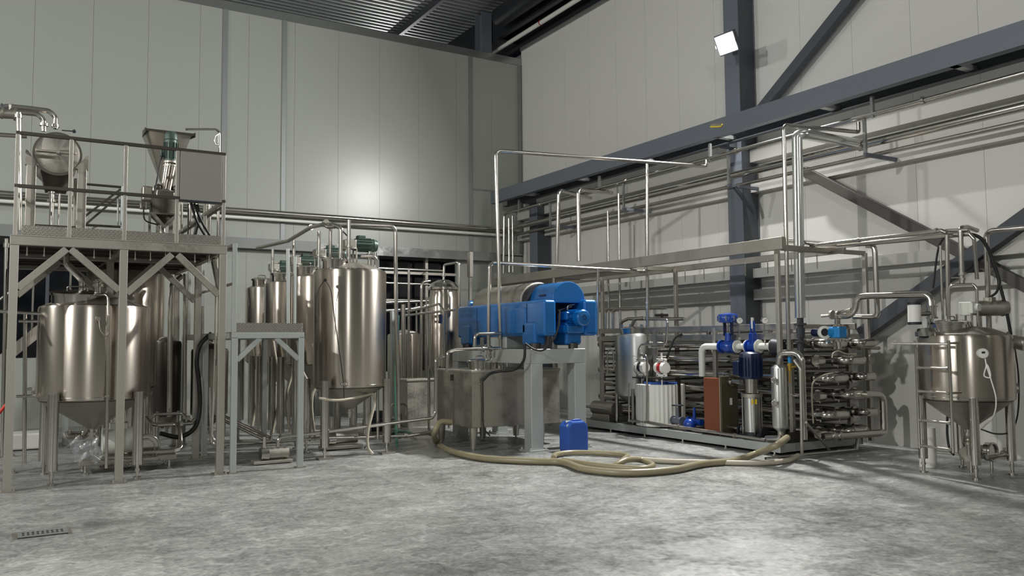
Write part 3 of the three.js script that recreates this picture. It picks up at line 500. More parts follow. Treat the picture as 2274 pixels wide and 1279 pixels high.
// ---------- small platform ----------
{
  const t = thing('step_platform', 'small low stainless platform on four legs in front of the middle tanks', 'platform');
  for (const [x, z] of [[-8.77, 7.47], [-7.95, 7.47], [-8.77, 5.7], [-7.95, 5.7], [-8.77, 4.0], [-7.95, 4.0]]) {
    const l = mesh('leg', cb([x, 0.82, z], [0.07, 1.64, 0.07], 0.005), M.frameGrey, t);
    mesh('base_plate', cb([x, 0.007, z], [0.12, 0.014, 0.12]), M.dull, l);
  }
  for (const z of [7.47, 5.7, 4.0]) mesh('beam', cb([-8.36, 1.66, z], [0.89, 0.07, 0.07], 0.005), M.frameGrey, t);
  for (const x of [-8.77, -7.95]) mesh('beam', cb([x, 1.66, 5.7], [0.06, 0.07, 3.5], 0.005), M.frameGrey, t);
  mesh('deck', bx([-8.8, 1.695, 3.95], [-7.92, 1.705, 7.5]), M.dull, t);
  const k = mesh('kick_plate', bx([-8.76, 1.705, 7.475], [-7.93, 1.815, 7.48]), M.frame, t);
  mesh('tread_pattern', checkerPlate([-8.76, 0, 7.48], [-7.93, 0, 7.48], 1.705, 1.815), M.polish, k).userData.kind = 'stuff';
  mesh('brace', bar([-8.74, 1.36, 7.47], [-8.46, 1.63, 7.47], 0.045, 0.06, 0.004), M.frameGrey, t);
  mesh('brace', bar([-7.98, 1.36, 7.47], [-8.27, 1.63, 7.47], 0.045, 0.06, 0.004), M.frameGrey, t);
  mesh('rail_post', cb([-8.78, 2.24, 7.47], [0.05, 1.1, 0.05], 0.004), M.frameGrey, t);
  mesh('rail_post', rod([-8.066, 1.794, 7.3], [-8.081, 2.78, 7.3], 0.022), M.frameGrey, t);
  mesh('rail_post', rod([-7.926, 1.799, 7.1], [-7.928, 2.701, 7.1], 0.02), M.frameGrey, t);
  mesh('rail_post', cb([-8.78, 2.24, 4.4], [0.045, 1.1, 0.045], 0.004), M.frameGrey, t);
  mesh('rail', cb([-8.78, 2.78, 5.9], [0.035, 0.035, 3.1], 0.004), M.dull, t);
  mesh('rail', cb([-8.78, 2.3, 5.9], [0.03, 0.03, 3.1], 0.004), M.dull, t);
}

// ---------- decanter centrifuge, its stand, and the vat ----------
{
  const t = thing('centrifuge_stand', 'heavy grey steel stand of square columns carrying the blue centrifuge', 'stand');
  for (const [x, z] of [[-4.655, 7.78], [-3.9, 7.78], [-4.655, 5.5], [-3.9, 5.5]]) {
    const l = mesh('column', cb([x, 0.62, z], [0.2, 1.24, 0.2], 0.008), M.frameGrey, t);
    mesh('base_plate', [cb([x, 0.01, z], [0.32, 0.02, 0.3]), ...[[-1, -1], [1, -1], [-1, 1], [1, 1]].map(([a, b]) => rod([x + a * 0.13, 0.02, z + b * 0.12], [x + a * 0.13, 0.05, z + b * 0.12], 0.013))], M.frameGrey, l);
  }
  for (const z of [7.78, 5.5]) mesh('beam', cb([-4.277, 1.345, z], [0.955, 0.21, 0.2], 0.008), M.frameGrey, t);
  for (const x of [-4.655, -3.9]) mesh('beam', cb([x, 1.345, 6.64], [0.2, 0.21, 2.07], 0.008), M.frameGrey, t);
  mesh('damper', [rod([-4.5, 1.45, 7.6], [-4.5, 1.53, 7.6], 0.08, 0.08, 20)], M.darkSteel, t);
  mesh('damper', [rod([-3.95, 1.45, 7.78], [-3.95, 1.53, 7.78], 0.07, 0.07, 20)], M.darkSteel, t);
  mesh('damper', [rod([-4.52, 1.45, 5.5], [-4.52, 1.53, 5.5], 0.08, 0.08, 20)], M.darkSteel, t);
  mesh('damper', [rod([-3.95, 1.45, 5.5], [-3.95, 1.53, 5.5], 0.07, 0.07, 20)], M.darkSteel, t);
}
{
  const t = thing('decanter_centrifuge', 'long bright blue decanter centrifuge with a rounded hood, raised on the grey stand', 'centrifuge');
  mesh('side_casing', [cb([-4.41, 1.9, 6.5], [0.22, 0.53, 2.75], 0.05), cb([-4.5, 1.87, 6.9], [0.09, 0.4, 1.0], 0.03)], M.blue, t);
  mesh('side_casing', cb([-3.68, 1.91, 6.5], [0.24, 0.54, 2.75], 0.05), M.blue, t);
  mesh('seam_line', [cb([-4.522, 1.9, 7.4], [0.006, 0.44, 0.012]), cb([-4.522, 1.9, 5.85], [0.006, 0.44, 0.012])], M.navy, t);
  for (const [x, z, w] of [[-4.44, 7.46, 0.21], [-3.95, 7.62, 0.3], [-4.44, 5.46, 0.21], [-3.95, 5.46, 0.3]]) mesh('foot', [cb([x, 1.68, z], [w, 0.36, 0.38], 0.055)], M.blue, t);
  mesh('bed', cb([-4.05, 1.74, 6.4], [0.5, 0.14, 2.5], 0.02), M.navy, t);
  // hood over the drive end
  const arc = []; for (let i = 0; i <= 20; i++) { const a = (i / 20) * PI; arc.push([0.275 * Math.cos(a), 0.27 * Math.sin(a)]); } arc.push([-0.275, -0.03], [0.275, -0.03]);
  mesh('hood', place(extr(arc, 0.62, 0.012), [-3.99, 2.17, 7.12]), M.blue, t);
  mesh('hood_latch', [cb([-4.27, 2.25, 7.45], [0.02, 0.03, 0.18], 0.006)], M.navy, t);
  // bowl cover
  const bowl = []; for (let i = 0; i <= 24; i++) { const a = (i / 24) * PI; bowl.push([0.32 * Math.cos(a), 0.27 * Math.sin(a)]); } bowl.push([-0.32, -0.1], [0.32, -0.1]);
  mesh('bowl_cover', place(extr(bowl, 1.55, 0.02), [-4.03, 2.2, 5.42]), M.dull, t);
  mesh('bowl_ring', place(extr(bowl.map(([a, b]) => [a * 0.97, b * 0.97]), 0.14), [-4.03, 2.2, 6.98]), M.black, t);
  mesh('hinge', cb([-4.33, 2.15, 5.9], [0.04, 0.05, 0.06], 0.01), M.black, t);
  mesh('hinge', cb([-4.33, 2.15, 6.55], [0.04, 0.05, 0.06], 0.01), M.black, t);
  mesh('inner_frame', [cb([-4.02, 1.98, 7.5], [0.46, 0.34, 0.06])], M.dark, t);
  const m = mesh('motor', [rod([-3.97, 1.9, 7.55], [-3.97, 1.9, 8.02], 0.112, 0.112, 28), ...[...Array(22)].map((_, k) => place(new THREE.BoxGeometry(0.024, 0.007, 0.4), [-3.97 + 0.118 * Math.cos(k * PI / 11), 1.9 + 0.118 * Math.sin(k * PI / 11), 7.76], [0, 0, k * PI / 11])), cb([-4.1, 1.93, 7.8], [0.06, 0.12, 0.16], 0.02)], M.blue, t);
  mesh('fan_cover', [place(lathe([0, 0, 0], [[0.118, -0.06], [0.118, 0], [0.1, 0.02], [0.04, 0.028], [0.038, 0.022], [0, 0.022]], 28, 'z'), [-3.97, 1.9, 8.08])], M.blue, m);
  mesh('fan_grille', [...[0.03, 0.055, 0.08].map((q) => ring([-3.97, 1.9, 8.108 - q * 0.15], q, 0.003))], M.navy, m);
  mesh('motor_base', cb([-4.0, 1.74, 7.72], [0.3, 0.12, 0.42], 0.02), M.blue, t);
  mesh('feed_fitting', [rod([-4.1, 2.02, 7.6], [-3.88, 2.08, 7.66], 0.012), tube([[-3.99, 1.99, 7.7], [-3.99, 2.09, 7.7], [-3.86, 2.11, 7.7]], 0.014)], M.polish, t);
  mesh('gear_end', [cb([-4.05, 2.17, 5.3], [0.5, 0.12, 0.26], 0.05), rod([-4.3, 2.22, 5.16], [-4.0, 2.22, 5.16], 0.06)], M.blue, t);
  mesh('outlet', rod([-4.2, 1.5, 7.3], [-4.2, 1.75, 7.3], 0.1, 0.12, 20), M.dull, t);
}
one('motor_cable', 'black cable drooping from the blue centrifuge motor over the grey stand', 'cable', hose([[-4.333, 1.999, 8], [-4.394, 1.77, 8.05], [-4.533, 1.546, 8.08], [-4.667, 1.433, 8.05], [-4.786, 1.453, 8], [-4.896, 1.536, 7.95]], 0.014), M.cable);
one('vat_cable', 'black cable sagging from the stand top to the rectangular vat rim', 'cable', [hose([[-4.884, 1.524, 7.93], [-4.89, 1.295, 7.9], [-4.919, 1.164, 7.7], [-5.058, 1.129, 7.45], [-5.158, 1.098, 7.4], [-5.255, 1.003, 7.36]], 0.02)], M.cable);
one('vat_cable', 'thin black cable hanging down the front of the rectangular vat', 'cable', [hose([[-5.255, 1.003, 7.36], [-5.245, 0.646, 7.35], [-5.238, 0.325, 7.36], [-5.164, 0.208, 7.4]], 0.01)], M.cable);
one('discharge_box', 'grey discharge box beneath the centrifuge, above the vat', 'box', [cb([-4.3, 1.62, 6.45], [0.34, 0.34, 0.5], 0.02)], M.frameGrey);
{
  const t = thing('rectangular_vat', 'low rectangular stainless vat with rounded corners under the centrifuge', 'vat');
  const X0v = -5.41, X1 = -3.84, Zf = 7.32, Zb = 6.1, r = 0.12;
  const s = [], arcp = (cx, cz, a0) => { for (let i = 0; i <= 6; i++) { const a = a0 + (i / 6) * PI / 2; s.push([cx + r * Math.cos(a), cz + r * Math.sin(a)]); } };
  s.push([X0v, -Zf]); arcp(X1 - r, -Zf + r, -PI / 2); arcp(X1 - r, -Zb - r, 0); arcp(X0v + r, -Zb - r, PI / 2);
  const body = extr(s, 0.8, 0.006).rotateX(-PI / 2).translate(0, 0.33, 0);
  mesh('body', uvBox(body), M.dull, t);
  mesh('rim', uvBox(extr(s.map(([a, b]) => [a + (a < -4.6 ? -0.012 : 0.012), b + (b < -6.7 ? -0.012 : 0.012)]), 0.025, 0.004).rotateX(-PI / 2).translate(0, 1.12, 0)), M.frame, t);
  for (const [x, z] of [[-5.36, 7.26], [-5.34, 6.18], [-4.16, 7.2], [-4.0, 6.2], [-4.62, 6.2]]) {
    const l = mesh('leg', place(new THREE.CylinderGeometry(0.075, 0.045, 0.36, 4, 1).rotateY(PI / 4), [x, 0.21, z]), M.frame, t);
    mesh('foot', rod([x, 0, z], [x, 0.06, z], 0.02), M.polish, l);
  }
  manway(t, [-5.08, 1.18, 6.95], 0.17, 0.07, 0);
  mesh('name_plate', cb([-5.418, 1.03, 6.7], [0.006, 0.09, 0.1]), M.darkSteel, t);
  mesh('bracket', [cb([-5.25, 0.95, 7.335], [0.16, 0.01, 0.02]), place(new THREE.SphereGeometry(0.015, 10, 8), [-5.22, 0.42, 7.335])], M.polish, t);
  mesh('flange', rod([-4.6, 1.14, 6.7], [-4.6, 1.24, 6.7], 0.12, 0.12, 24), M.polish, t);
  mesh('flange', rod([-4.05, 1.14, 6.9], [-4.05, 1.2, 6.9], 0.08, 0.08, 24), M.polish, t);
}
{
  const t = thing('jerrycan', 'blue plastic jerrycan standing beside the right leg of the centrifuge stand', 'jerrycan'), x = -4.2, z = 8.12;
  const sh = extr([[-0.15, 0.03], [-0.13, 0], [0.13, 0], [0.15, 0.03], [0.15, 0.3], [0.14, 0.36], [0.1, 0.4], [-0.1, 0.4], [-0.15, 0.35]], 0.19, 0.025).translate(x, 0.0, z - 0.095);
  mesh('body', uvBox(sh), M.canBlue, t);
  mesh('rib', [cb([x - 0.09, 0.19, z + 0.121], [0.012, 0.26, 0.006], 0.002), cb([x, 0.19, z + 0.121], [0.012, 0.26, 0.006], 0.002), cb([x + 0.09, 0.19, z + 0.121], [0.012, 0.26, 0.006], 0.002)], M.canBlue, t);
  mesh('handle', tube([[x - 0.02, 0.4, z], [x - 0.02, 0.435, z], [x + 0.12, 0.435, z], [x + 0.12, 0.39, z]], 0.014, 0.02), M.canBlue, t);
  mesh('cap', rod([x - 0.1, 0.385, z], [x - 0.1, 0.43, z], 0.03, 0.03, 18), M.whitePaint, t);
  mesh('sticker', place(new THREE.BoxGeometry(0.035, 0.1, 0.005), [x - 0.152, 0.34, z + 0.09], [0, 0, 0.35]), M.white, t);
}
// suction hoses on the floor
one('suction_hose', 'thick tan hose snaking along the floor from the vat to the skid', 'hose', hose([[-5.585, 0.393, 7], [-5.759, 0.403, 7], [-5.846, 0.279, 7], [-5.542, 0.045, 6.459], [-5.822, 0.045, 7.578], [-5.765, 0.045, 8.369], [-5.412, 0.045, 8.907], [-5.151, 0.045, 9.181], [-5.241, 0.045, 9.833], [-5.016, 0.045, 10.312], [-4.457, 0.045, 10.447], [-3.803, 0.045, 10.284], [-3.29, 0.045, 10.306], [-2.751, 0.08, 10.179], [-2.979, 0.248, 10.7], [-2.534, 0.299, 10.5]], 0.043, 7, 14), M.hoseTan);
one('suction_hose', 'tan hose looping on the floor in front of the blue jerrycan', 'hose', hose([[-5.01, 0.042, 8.808], [-4.782, 0.042, 8.544], [-4.509, 0.042, 8.511], [-4.234, 0.042, 8.756], [-4.075, 0.042, 9.137], [-4.397, 0.042, 9.477], [-4.796, 0.05, 9.83], [-4.623, 0.1, 9.822], [-4.282, 0.06, 9.71], [-4.361, 0.042, 10.016], [-4.614, 0.042, 10.149], [-4.79, 0.042, 9.944], [-4.949, 0.042, 9.525], [-5.057, 0.05, 9.095]], 0.036, 8, 14), M.hoseTan);
one('suction_hose', 'pale hose lying straight along the floor in front of the skid to its right end', 'hose', hose([[-4.182, 0.035, 9.364], [-3.963, 0.035, 9.81], [-3.647, 0.035, 10.121], [-3.336, 0.035, 10.426], [-3.064, 0.035, 10.611], [-2.653, 0.035, 10.607], [-2.368, 0.06, 10.522]], 0.033, 8, 14), M.hosePale);
// upright dished tank behind the centrifuge
{
  const t = thing('dished_tank', 'small upright stainless tank with a domed lid behind the blue centrifuge', 'tank'), x = -4.47, z = 4.5;
  mesh('shell', lathe([x, 0, z], [[0.05, 0.95], [0.2, 1.0], [0.26, 1.1], [0.27, 1.15], [0.27, 2.35], [0.25, 2.4], [0.24, 2.5]], 44), M.tank, t);
  mesh('lid', lathe([x, 0, z], [[0.26, 2.5], [0.29, 2.5], [0.29, 2.54], [0.26, 2.56], [0.22, 2.62], [0.1, 2.68], [0, 2.69]], 44), M.polish, t);
  mesh('pipe_loop', [tube([[-4.52, 2.67, 4.6], [-4.51, 2.945, 4.6], [-4.357, 2.974, 4.9], [-4.361, 2.192, 4.9]], 0.022, 0.05), collar([-4.52, 2.75, 4.6], [0, 1, 0], 0.04, 0.03)], M.pipe, t);
  for (const [a, b] of [[-1, 1], [1, 1], [-1, -1], [1, -1]]) mesh('leg', rod([x + a * 0.2, 0, z + b * 0.2], [x + a * 0.2, 1.15, z + b * 0.2], 0.025), M.pipe, t);
}
// pipework between the middle tanks and the centrifuge, each run a thing
const P = (label, gs, m = M.pipe, name = 'process_pipe', cat = 'pipe') => one(name, label, cat, gs, m);
P('upright stainless pipe left of the blue centrifuge with a blue banded sight glass', [tube([[-5.05, 1.076, 5.683], [-5.05, 2.075, 5.69], [-5.05, 2.194, 5.505], [-5.05, 2.113, 4.218]], 0.022, 0.08), collar([-5.05, 1.707, 5.687], [0, 1, 0], 0.034, 0.03), collar([-5.05, 1.501, 5.686], [0, 1, 0], 0.034, 0.03)]);
one('sight_glass', 'dark blue tube piece on the upright pipe left of the centrifuge', 'fitting', rod([-5.08, 1.87, 5.616], [-5.08, 2.018, 5.617], 0.03), M.navy);
P('stainless pipe sloping up to the right with an open black end, left of the centrifuge', [rod([-5.08, 2.048, 4.246], [-5.03, 2.077, 6.04], 0.02), rod([-5.08, 2.049, 4.206], [-5.08, 2.046, 4.306], 0.024)]);
P('tall stainless pipe that rises behind the vat and crosses high to the right wall rack', [tube([[-4.675, 1.2, 6.9], [-4.72, 4.535, 6.85], [-1.0, 4.55, 7.5], [-0.92, 4.55, 7.52], [-0.92, 4.66, 7.53]], 0.03, 0.09), collar([-4.69, 1.62, 6.9], [0, 1, 0], 0.042, 0.03), collar([-4.69, 1.4, 6.9], [0, 1, 0], 0.042, 0.03)]);
P('second stainless pipe rising behind the centrifuge and running right below the bridge', [tube([[-4.786, 1.276, 6.7], [-4.759, 2.792, 6.7], [-2.15, 2.72, 7.12], [-1.98, 2.72, 7.14], [-1.98, 2.86, 7.14]], 0.03, 0.09), collar([-4.785, 1.346, 6.7], [0, 1, 0], 0.04, 0.03)]);
P('short stainless pipe branching down from the pipe below the bridge', [rod([-3, 2.732, 7.155], [-3, 1.648, 7.116], 0.022)]);
P('bent stainless pipe along the stand above the vat, with a clamp valve', [tube([[-5.698, 1.13, 7.1], [-5.689, 1.415, 7.1], [-5.572, 1.453, 7.1], [-4.8, 1.464, 7.1]], 0.024, 0.06), collar([-5.109, 1.454, 7.1], [1, 0, 0], 0.042, 0.03), collar([-4.971, 1.459, 7.1], [1, 0, 0], 0.042, 0.03), rod([-5.047, 1.527, 7.1], [-5.167, 1.389, 7.15], 0.01)]);
P('stainless elbow pipe under the blue casing', [tube([[-5.191, 1.488, 7], [-5.182, 1.676, 7], [-4.74, 1.689, 7]], 0.026, 0.07)]);
P('long thin stainless pipe along the dark windows behind the tanks', [rod([-4.428, 3.184, 1], [-2.747, 3.178, 1], 0.03), rod([-4.115, 3.187, 1], [-3.58, 3.312, -0.3], 0.014), rod([-3.14, 3.184, 1], [-2.53, 3.309, -0.3], 0.014)]);
P('second thin stainless pipe along the dark windows, lower down', [rod([-4.249, 2.853, 1.2], [-3.18, 2.845, 1.2], 0.026), rod([-4.092, 2.848, 1.2], [-3.466, 2.965, -0.3], 0.014)]);
P('third stainless pipe of the window group, the lowest and thickest', [rod([-4.33, 2.415, 1.4], [-3.22, 2.474, 1.4], 0.04), rod([-3.598, 2.447, 1.4], dn([-3.598, 2.447, 1.4]), 0.02)]);
P('stainless pipe running level at the height of the tank row, behind the tall bent pipe', [tube([[-4.656, 2.209, 2.2], [-4.062, 2.253, 2.2], [-3.518, 2.374, 2.2]], 0.035)]);
P('slim upright pipe standing before the dark windows with a lever valve', [rod([-4.22, 3.051, 2.4], dn([-4.221, 0.571, 2.4]), 0.026), collar([-4.221, 1.605, 2.4], [0, 1, 0], 0.045, 0.05), rod([-4.221, 1.769, 2.4], [-4.101, 1.769, 2.4], 0.014)]);
P('thick upright pipe left of the slim one with the lever valve', [rod([-4.426, 2.323, 2.6], dn([-4.426, 1.033, 2.6]), 0.045)]);
P('thin upright pipe with a bent top between the lever valve pipe and the domed tank', [tube([[-3.794, 2.818, 2.5], [-3.966, 2.794, 2.5], [-3.986, 2.665, 2.5], dn([-3.998, 0.749, 2.5])], 0.03, 0.08)]);
P('thin upright pipe close behind the left side of the domed tank', rod([-3.782, 2.496, 2.3], dn([-3.795, 0.735, 2.3]), 0.022));
one('frame_post', 'grey steel frame post right of the nearest middle tank', 'post', [bar([-5.059, 2.152, 3.6], dn([-5.057, 0.165, 3.6]), 0.1, 0.1)], M.frameGrey);
one('clear_hose', 'pale green clear hose hanging straight down beside the nearest middle tank', 'hose', hose([[-6.142, 1.97, 6.35], [-6.142, 1.43, 6.3], [-6.164, 0.96, 6.3], [-6.149, 0.291, 6.3], dn([-6.141, 0.224, 6.3])], 0.022), M.hoseGreen);
one('clear_hose', 'pale green clear hose lying on the floor right of the nearest middle tank', 'hose', hose([[-5.67, 0.05, 4.828], [-5.433, 0.05, 4.653], [-5.339, 0.05, 4.893], [-5.391, 0.05, 5.355]], 0.024), M.hoseGreen);
{
  const t = thing('plastic_drum', 'dark blue plastic drum standing in the shade behind the clear hose', 'drum'), p = [-4.603, 0.264, 3.2];
  mesh('body', lathe([p[0], p[1], p[2]], [[0.01, -0.02], [0.17, -0.02], [0.19, 0.02], [0.19, 0.16], [0.196, 0.18], [0.19, 0.2], [0.19, 0.4], [0.15, 0.45], [0.01, 0.46]], 32), M.valveBlue, t);
  mesh('cap', [rod([p[0] + 0.08, p[1] + 0.44, p[2]], [p[0] + 0.08, p[1] + 0.5, p[2]], 0.03), ], M.white, t);
  mesh('cap', [rod([p[0] - 0.07, p[1] + 0.44, p[2]], [p[0] - 0.07, p[1] + 0.5, p[2]], 0.03)], M.white, t);
  mesh('stand', cb([p[0], (p[1] - 0.03) / 2, p[2]], [0.42, p[1] - 0.03, 0.42], 0.01), M.darkSteel, t);
}
one('steel_cabinet', 'low stainless cabinet beside the dark blue drum', 'cabinet', [cb([-4.45, 0.42, 3.4], [0.72, 0.84, 0.5], 0.01), cb([-4.45, 0.86, 3.4], [0.76, 0.04, 0.54], 0.006)], M.dull);
coneTank('process_tank', 'small stainless tank far back between the middle tanks and the domed tank', { x: -4.1, z: 1.9, r: 0.35, y0: 0.75, y1: 1.75, tip: 0.5, dome: 0.08, legR: 0.035, legs: [[-4.35, 2.15], [-3.85, 2.15], [-4.35, 1.65], [-3.85, 1.65]] });
{
  const t = thing('transfer_pump', 'black motor pump low on the floor behind the clear hose', 'pump');
  mesh('motor', [rod([-5.95, 0.2, 4.5], [-5.55, 0.2, 4.5], 0.13, 0.13, 22), cb([-5.75, 0.36, 4.5], [0.2, 0.1, 0.16], 0.01), ...[...Array(14)].map((_, k) => place(new THREE.BoxGeometry(0.3, 0.025, 0.006), [-5.76, 0.2 + 0.135 * Math.sin(k * PI / 7), 4.5 + 0.135 * Math.cos(k * PI / 7)], [-k * PI / 7 + PI / 2, 0, 0]))], M.slateDark, t);
  mesh('casing', [rod([-5.55, 0.2, 4.5], [-5.42, 0.2, 4.5], 0.12, 0.1, 24), tube([[-5.48, 0.3, 4.5], [-5.48, 0.5, 4.5], [-5.2, 0.5, 4.5], [-5.2, 0.3, 4.5]], 0.025)], M.polish, t);
  mesh('base', [cb([-5.7, 0.04, 4.5], [0.7, 0.06, 0.3], 0.01)], M.dull, t);
}
// low pipes across the floor in front of the middle tanks
P('low stainless pipe along the floor from the small platform to the vat, upper of two', [tube([[-8.074, 0.209, 6.9], [-8.069, 0.326, 6.9], [-7.574, 0.353, 6.9], [-5.841, 0.465, 6.9], [-5.79, 0.547, 6.9], [-5.781, 1.297, 6.9], [-5.656, 1.361, 6.9]], 0.024, 0.05)]);
P('low stainless pipe along the floor from the left platform to the vat, lower of two', [tube([[-8.9, 1.005, 6.7], [-8.867, 0.285, 6.7], [-8.8, 0.269, 6.7], [-8.062, 0.253, 6.7], [-7.51, 0.265, 6.7], [-6.142, 0.207, 6.7], [-5.746, 0.247, 6.7]], 0.022, 0.05), collar([-6.178, 0.216, 6.7], [1, 0, 0], 0.04, 0.05)]);
P('stainless pipe slanting down to the right behind the small platform legs', [rod([-8.535, 0.492, 5.9], [-8.016, 0.205, 6.3], 0.022)]);
P('thinner of two parallel pipes slanting down behind the small platform legs', rod([-8.493, 0.538, 5.7], [-7.99, 0.256, 6.2], 0.02));
P('bent drain pipe with clamps on the floor by the left foot of the vat', [tube([[-6.179, 0.15, 6.2], [-5.585, 0.166, 6.2], [-5.463, 0.117, 6.2], [-5.463, -0.034, 6.2]], 0.026, 0.04), collar([-6.062, 0.156, 6.2], [1, 0, 0], 0.042, 0.05), collar([-5.463, 0.035, 6.2], [0, 1, 0], 0.04, 0.04)], M.dull);
{
  const t = thing('transfer_pump', 'small stainless pump on the floor below the nearest middle tank', 'pump'), p = [-7.0, 0, 6.0];
  mesh('motor', [rod([p[0], 0.17, p[2]], [p[0] + 0.34, 0.17, p[2]], 0.09, 0.09, 20)], M.dull, t);
  mesh('casing', [rod([p[0] - 0.1, 0.17, p[2]], [p[0], 0.17, p[2]], 0.1, 0.1, 24), rod([p[0] - 0.05, 0.2, p[2]], [p[0] - 0.05, 0.45, p[2]], 0.025)], M.polish, t);
  mesh('base', [cb([p[0] + 0.1, 0.04, p[2]], [0.6, 0.05, 0.26], 0.01)], M.frame, t);
}
{
  const t = thing('transfer_pump', 'small stainless pump beside the right leg of the small platform', 'pump'), p = [-8.2, 0, 6.9];
  mesh('motor', [rod([p[0], 0.13, p[2]], [p[0] + 0.26, 0.13, p[2]], 0.075, 0.075, 20)], M.dull, t);
  mesh('casing', [rod([p[0] - 0.1, 0.13, p[2]], [p[0], 0.13, p[2]], 0.085, 0.085, 24), rod([p[0] - 0.05, 0.15, p[2]], [p[0] - 0.05, 0.35, p[2]], 0.025)], M.polish, t);
  mesh('base', [cb([p[0] + 0.05, 0.03, p[2]], [0.5, 0.04, 0.2], 0.01)], M.frame, t);
}
// homogeniser pump and pipes behind the left platform
{
  const t = thing('pump_skid', 'low pump trolley with bent pipes and a white motor under the left platform', 'pump');
  mesh('frame', [cb([-9.82, 0.14, 6.35], [1.1, 0.07, 0.5], 0.008)], M.dull, t);
  for (const [x, z] of [[-10.3, 6.55], [-9.35, 6.55], [-10.3, 6.15], [-9.35, 6.15]]) mesh('foot', [rod([x, 0, z], [x, 0.12, z], 0.016), rod([x, 0, z], [x, 0.015, z], 0.04)], M.polish, t);
  mesh('motor', [rod([-10.1, 0.36, 6.3], [-9.75, 0.36, 6.3], 0.16, 0.16, 26), cb([-9.92, 0.54, 6.3], [0.2, 0.08, 0.16], 0.01)], M.whitePaint, t);
  mesh('volute', [rod([-9.62, 0.28, 6.4], [-9.62, 0.28, 6.54], 0.15, 0.15, 30), ring([-9.62, 0.28, 6.55], 0.15, 0.012), ring([-9.62, 0.28, 6.555], 0.1, 0.01)], M.pipe, t);
  mesh('suction_pipe', tube([[-10.262, 1.001, 6.75], [-10.241, 0.252, 6.75], [-10.142, 0.17, 6.75], [-9.771, 0.162, 6.75], [-9.516, 0.164, 6.75]], 0.024, 0.07), M.pipe, t);
  mesh('delivery_pipe', tube([[-9.706, 0.233, 6.7], [-9.327, 0.228, 6.7], [-9.223, 0.248, 6.65], [-9.219, 0.461, 6.5], [-9.247, 0.53, 6.4], [-9.474, 0.531, 6.4]], 0.026, 0.06), M.pipe, t);
  mesh('upper_loop', tube([[-9.509, 0.595, 6], [-9.449, 0.639, 6], [-9.112, 0.634, 6], [-9.054, 0.566, 6.1], [-8.985, 0.515, 6.1]], 0.022, 0.05), M.pipe, t);
  mesh('lower_loop', tube([[-9.584, 0.625, 6.2], [-9.514, 0.531, 6.3], [-9.27, 0.523, 6.3], [-9.031, 0.513, 6.2], [-8.985, 0.551, 6.1]], 0.024, 0.05), M.pipe, t);
  mesh('clamp', [collar([-9.414, 0.524, 6.35], [1, 0, 0], 0.042, 0.04), collar([-9.176, 0.518, 6.3], [1, 0, 0], 0.042, 0.04), collar([-9.054, 0.566, 6.1], [1, 0, 0], 0.042, 0.04)], M.polish, t);
}
one('black_hose', 'thick black hose curving down between the left and small platforms', 'hose', hose([[-8.752, 1.709, 6], [-8.896, 1.555, 6], [-8.94, 1.342, 6], [-8.906, 1.037, 6], [-8.894, 0.671, 6], [-8.963, 0.437, 6.05], [-9.152, 0.334, 6.1], [-9.41, 0.402, 6.15]], 0.03, 8, 12), M.rubber);
one('plastic_wrap', 'crumpled clear plastic sheet lying by the pump under the left platform', 'plastic sheet', (() => { const g = new THREE.PlaneGeometry(0.34, 0.36, 22, 22), p = g.attributes.position; for (let i = 0; i < p.count; i++) { const u = p.getX(i), v = p.getY(i); p.setZ(i, 0.05 * Math.sin(u * 31 + v * 17) + 0.04 * Math.sin(v * 43 - u * 19) + rr(-0.018, 0.018)); } g.rotateX(-1.0); g.rotateY(0.4); g.computeVertexNormals(); const q = [-10.318, 0.317, 6.95]; return g.translate(q[0], q[1] + 0.02, q[2]); })(), M.film);
one('elbow_pipe', 'fat stainless elbow pipe low behind the front tank legs', 'pipe', tube([[-10.451, 0.407, 5.2], [-10.428, 0.346, 5.2], [-10.212, 0.332, 5.2], [-10.184, 0.5, 5.2]], 0.06, 0.08), M.pipe);
P('tall stainless pipe bending at the top behind the right leg of the left platform', [tube([[-9.078, 2.521, 5.6], [-9.212, 2.391, 5.6], [-9.228, 1.964, 5.6], [-9.215, 0.569, 5.6]], 0.034, 0.06)]);
P('upright stainless pipe under the right half of the left platform', [rod([-8.977, 2.58, 5.2], [-8.949, 0.494, 5.2], 0.028)]);
P('upright stainless pipe just left of the right platform leg, reaching the floor', rod([-8.846, 2.583, 5.4], dn([-8.818, 1.588, 5.4]), 0.03));
P('short bent stainless pipe just left of the right platform leg', [tube([[-8.758, 2.109, 5.3], [-8.751, 1.64, 5.3], [-8.601, 1.587, 5.3]], 0.03, 0.06)]);
P('cream thin pipe close to the right leg of the left platform running to the floor', [tube([[-8.875, 2.647, 6.9], [-8.88, 1.468, 6.9], [-8.908, 0.42, 6.9], [-8.886, 0.351, 6.9], [-8.82, 0.341, 6.9]], 0.016, 0.04)], M.frame);
one('vessel_stand', 'grey steel box frame post behind the right leg of the left platform', 'post', [bar([-8.724, 2.658, 5], [-8.688, -0.072, 5], 0.09, 0.09)], M.frameGrey);
one('tub', 'pale plastic tub on the floor at the left edge', 'tub', [cb([-11.05, 0.13, 3.2], [1.0, 0.24, 0.5], 0.03)], M.white);
one('red_pole', 'red slanting pole at the left edge of the picture', 'pole', rod([-11.251, 0.633, 5], [-11.144, 0.787, 5], 0.02), M.orange);
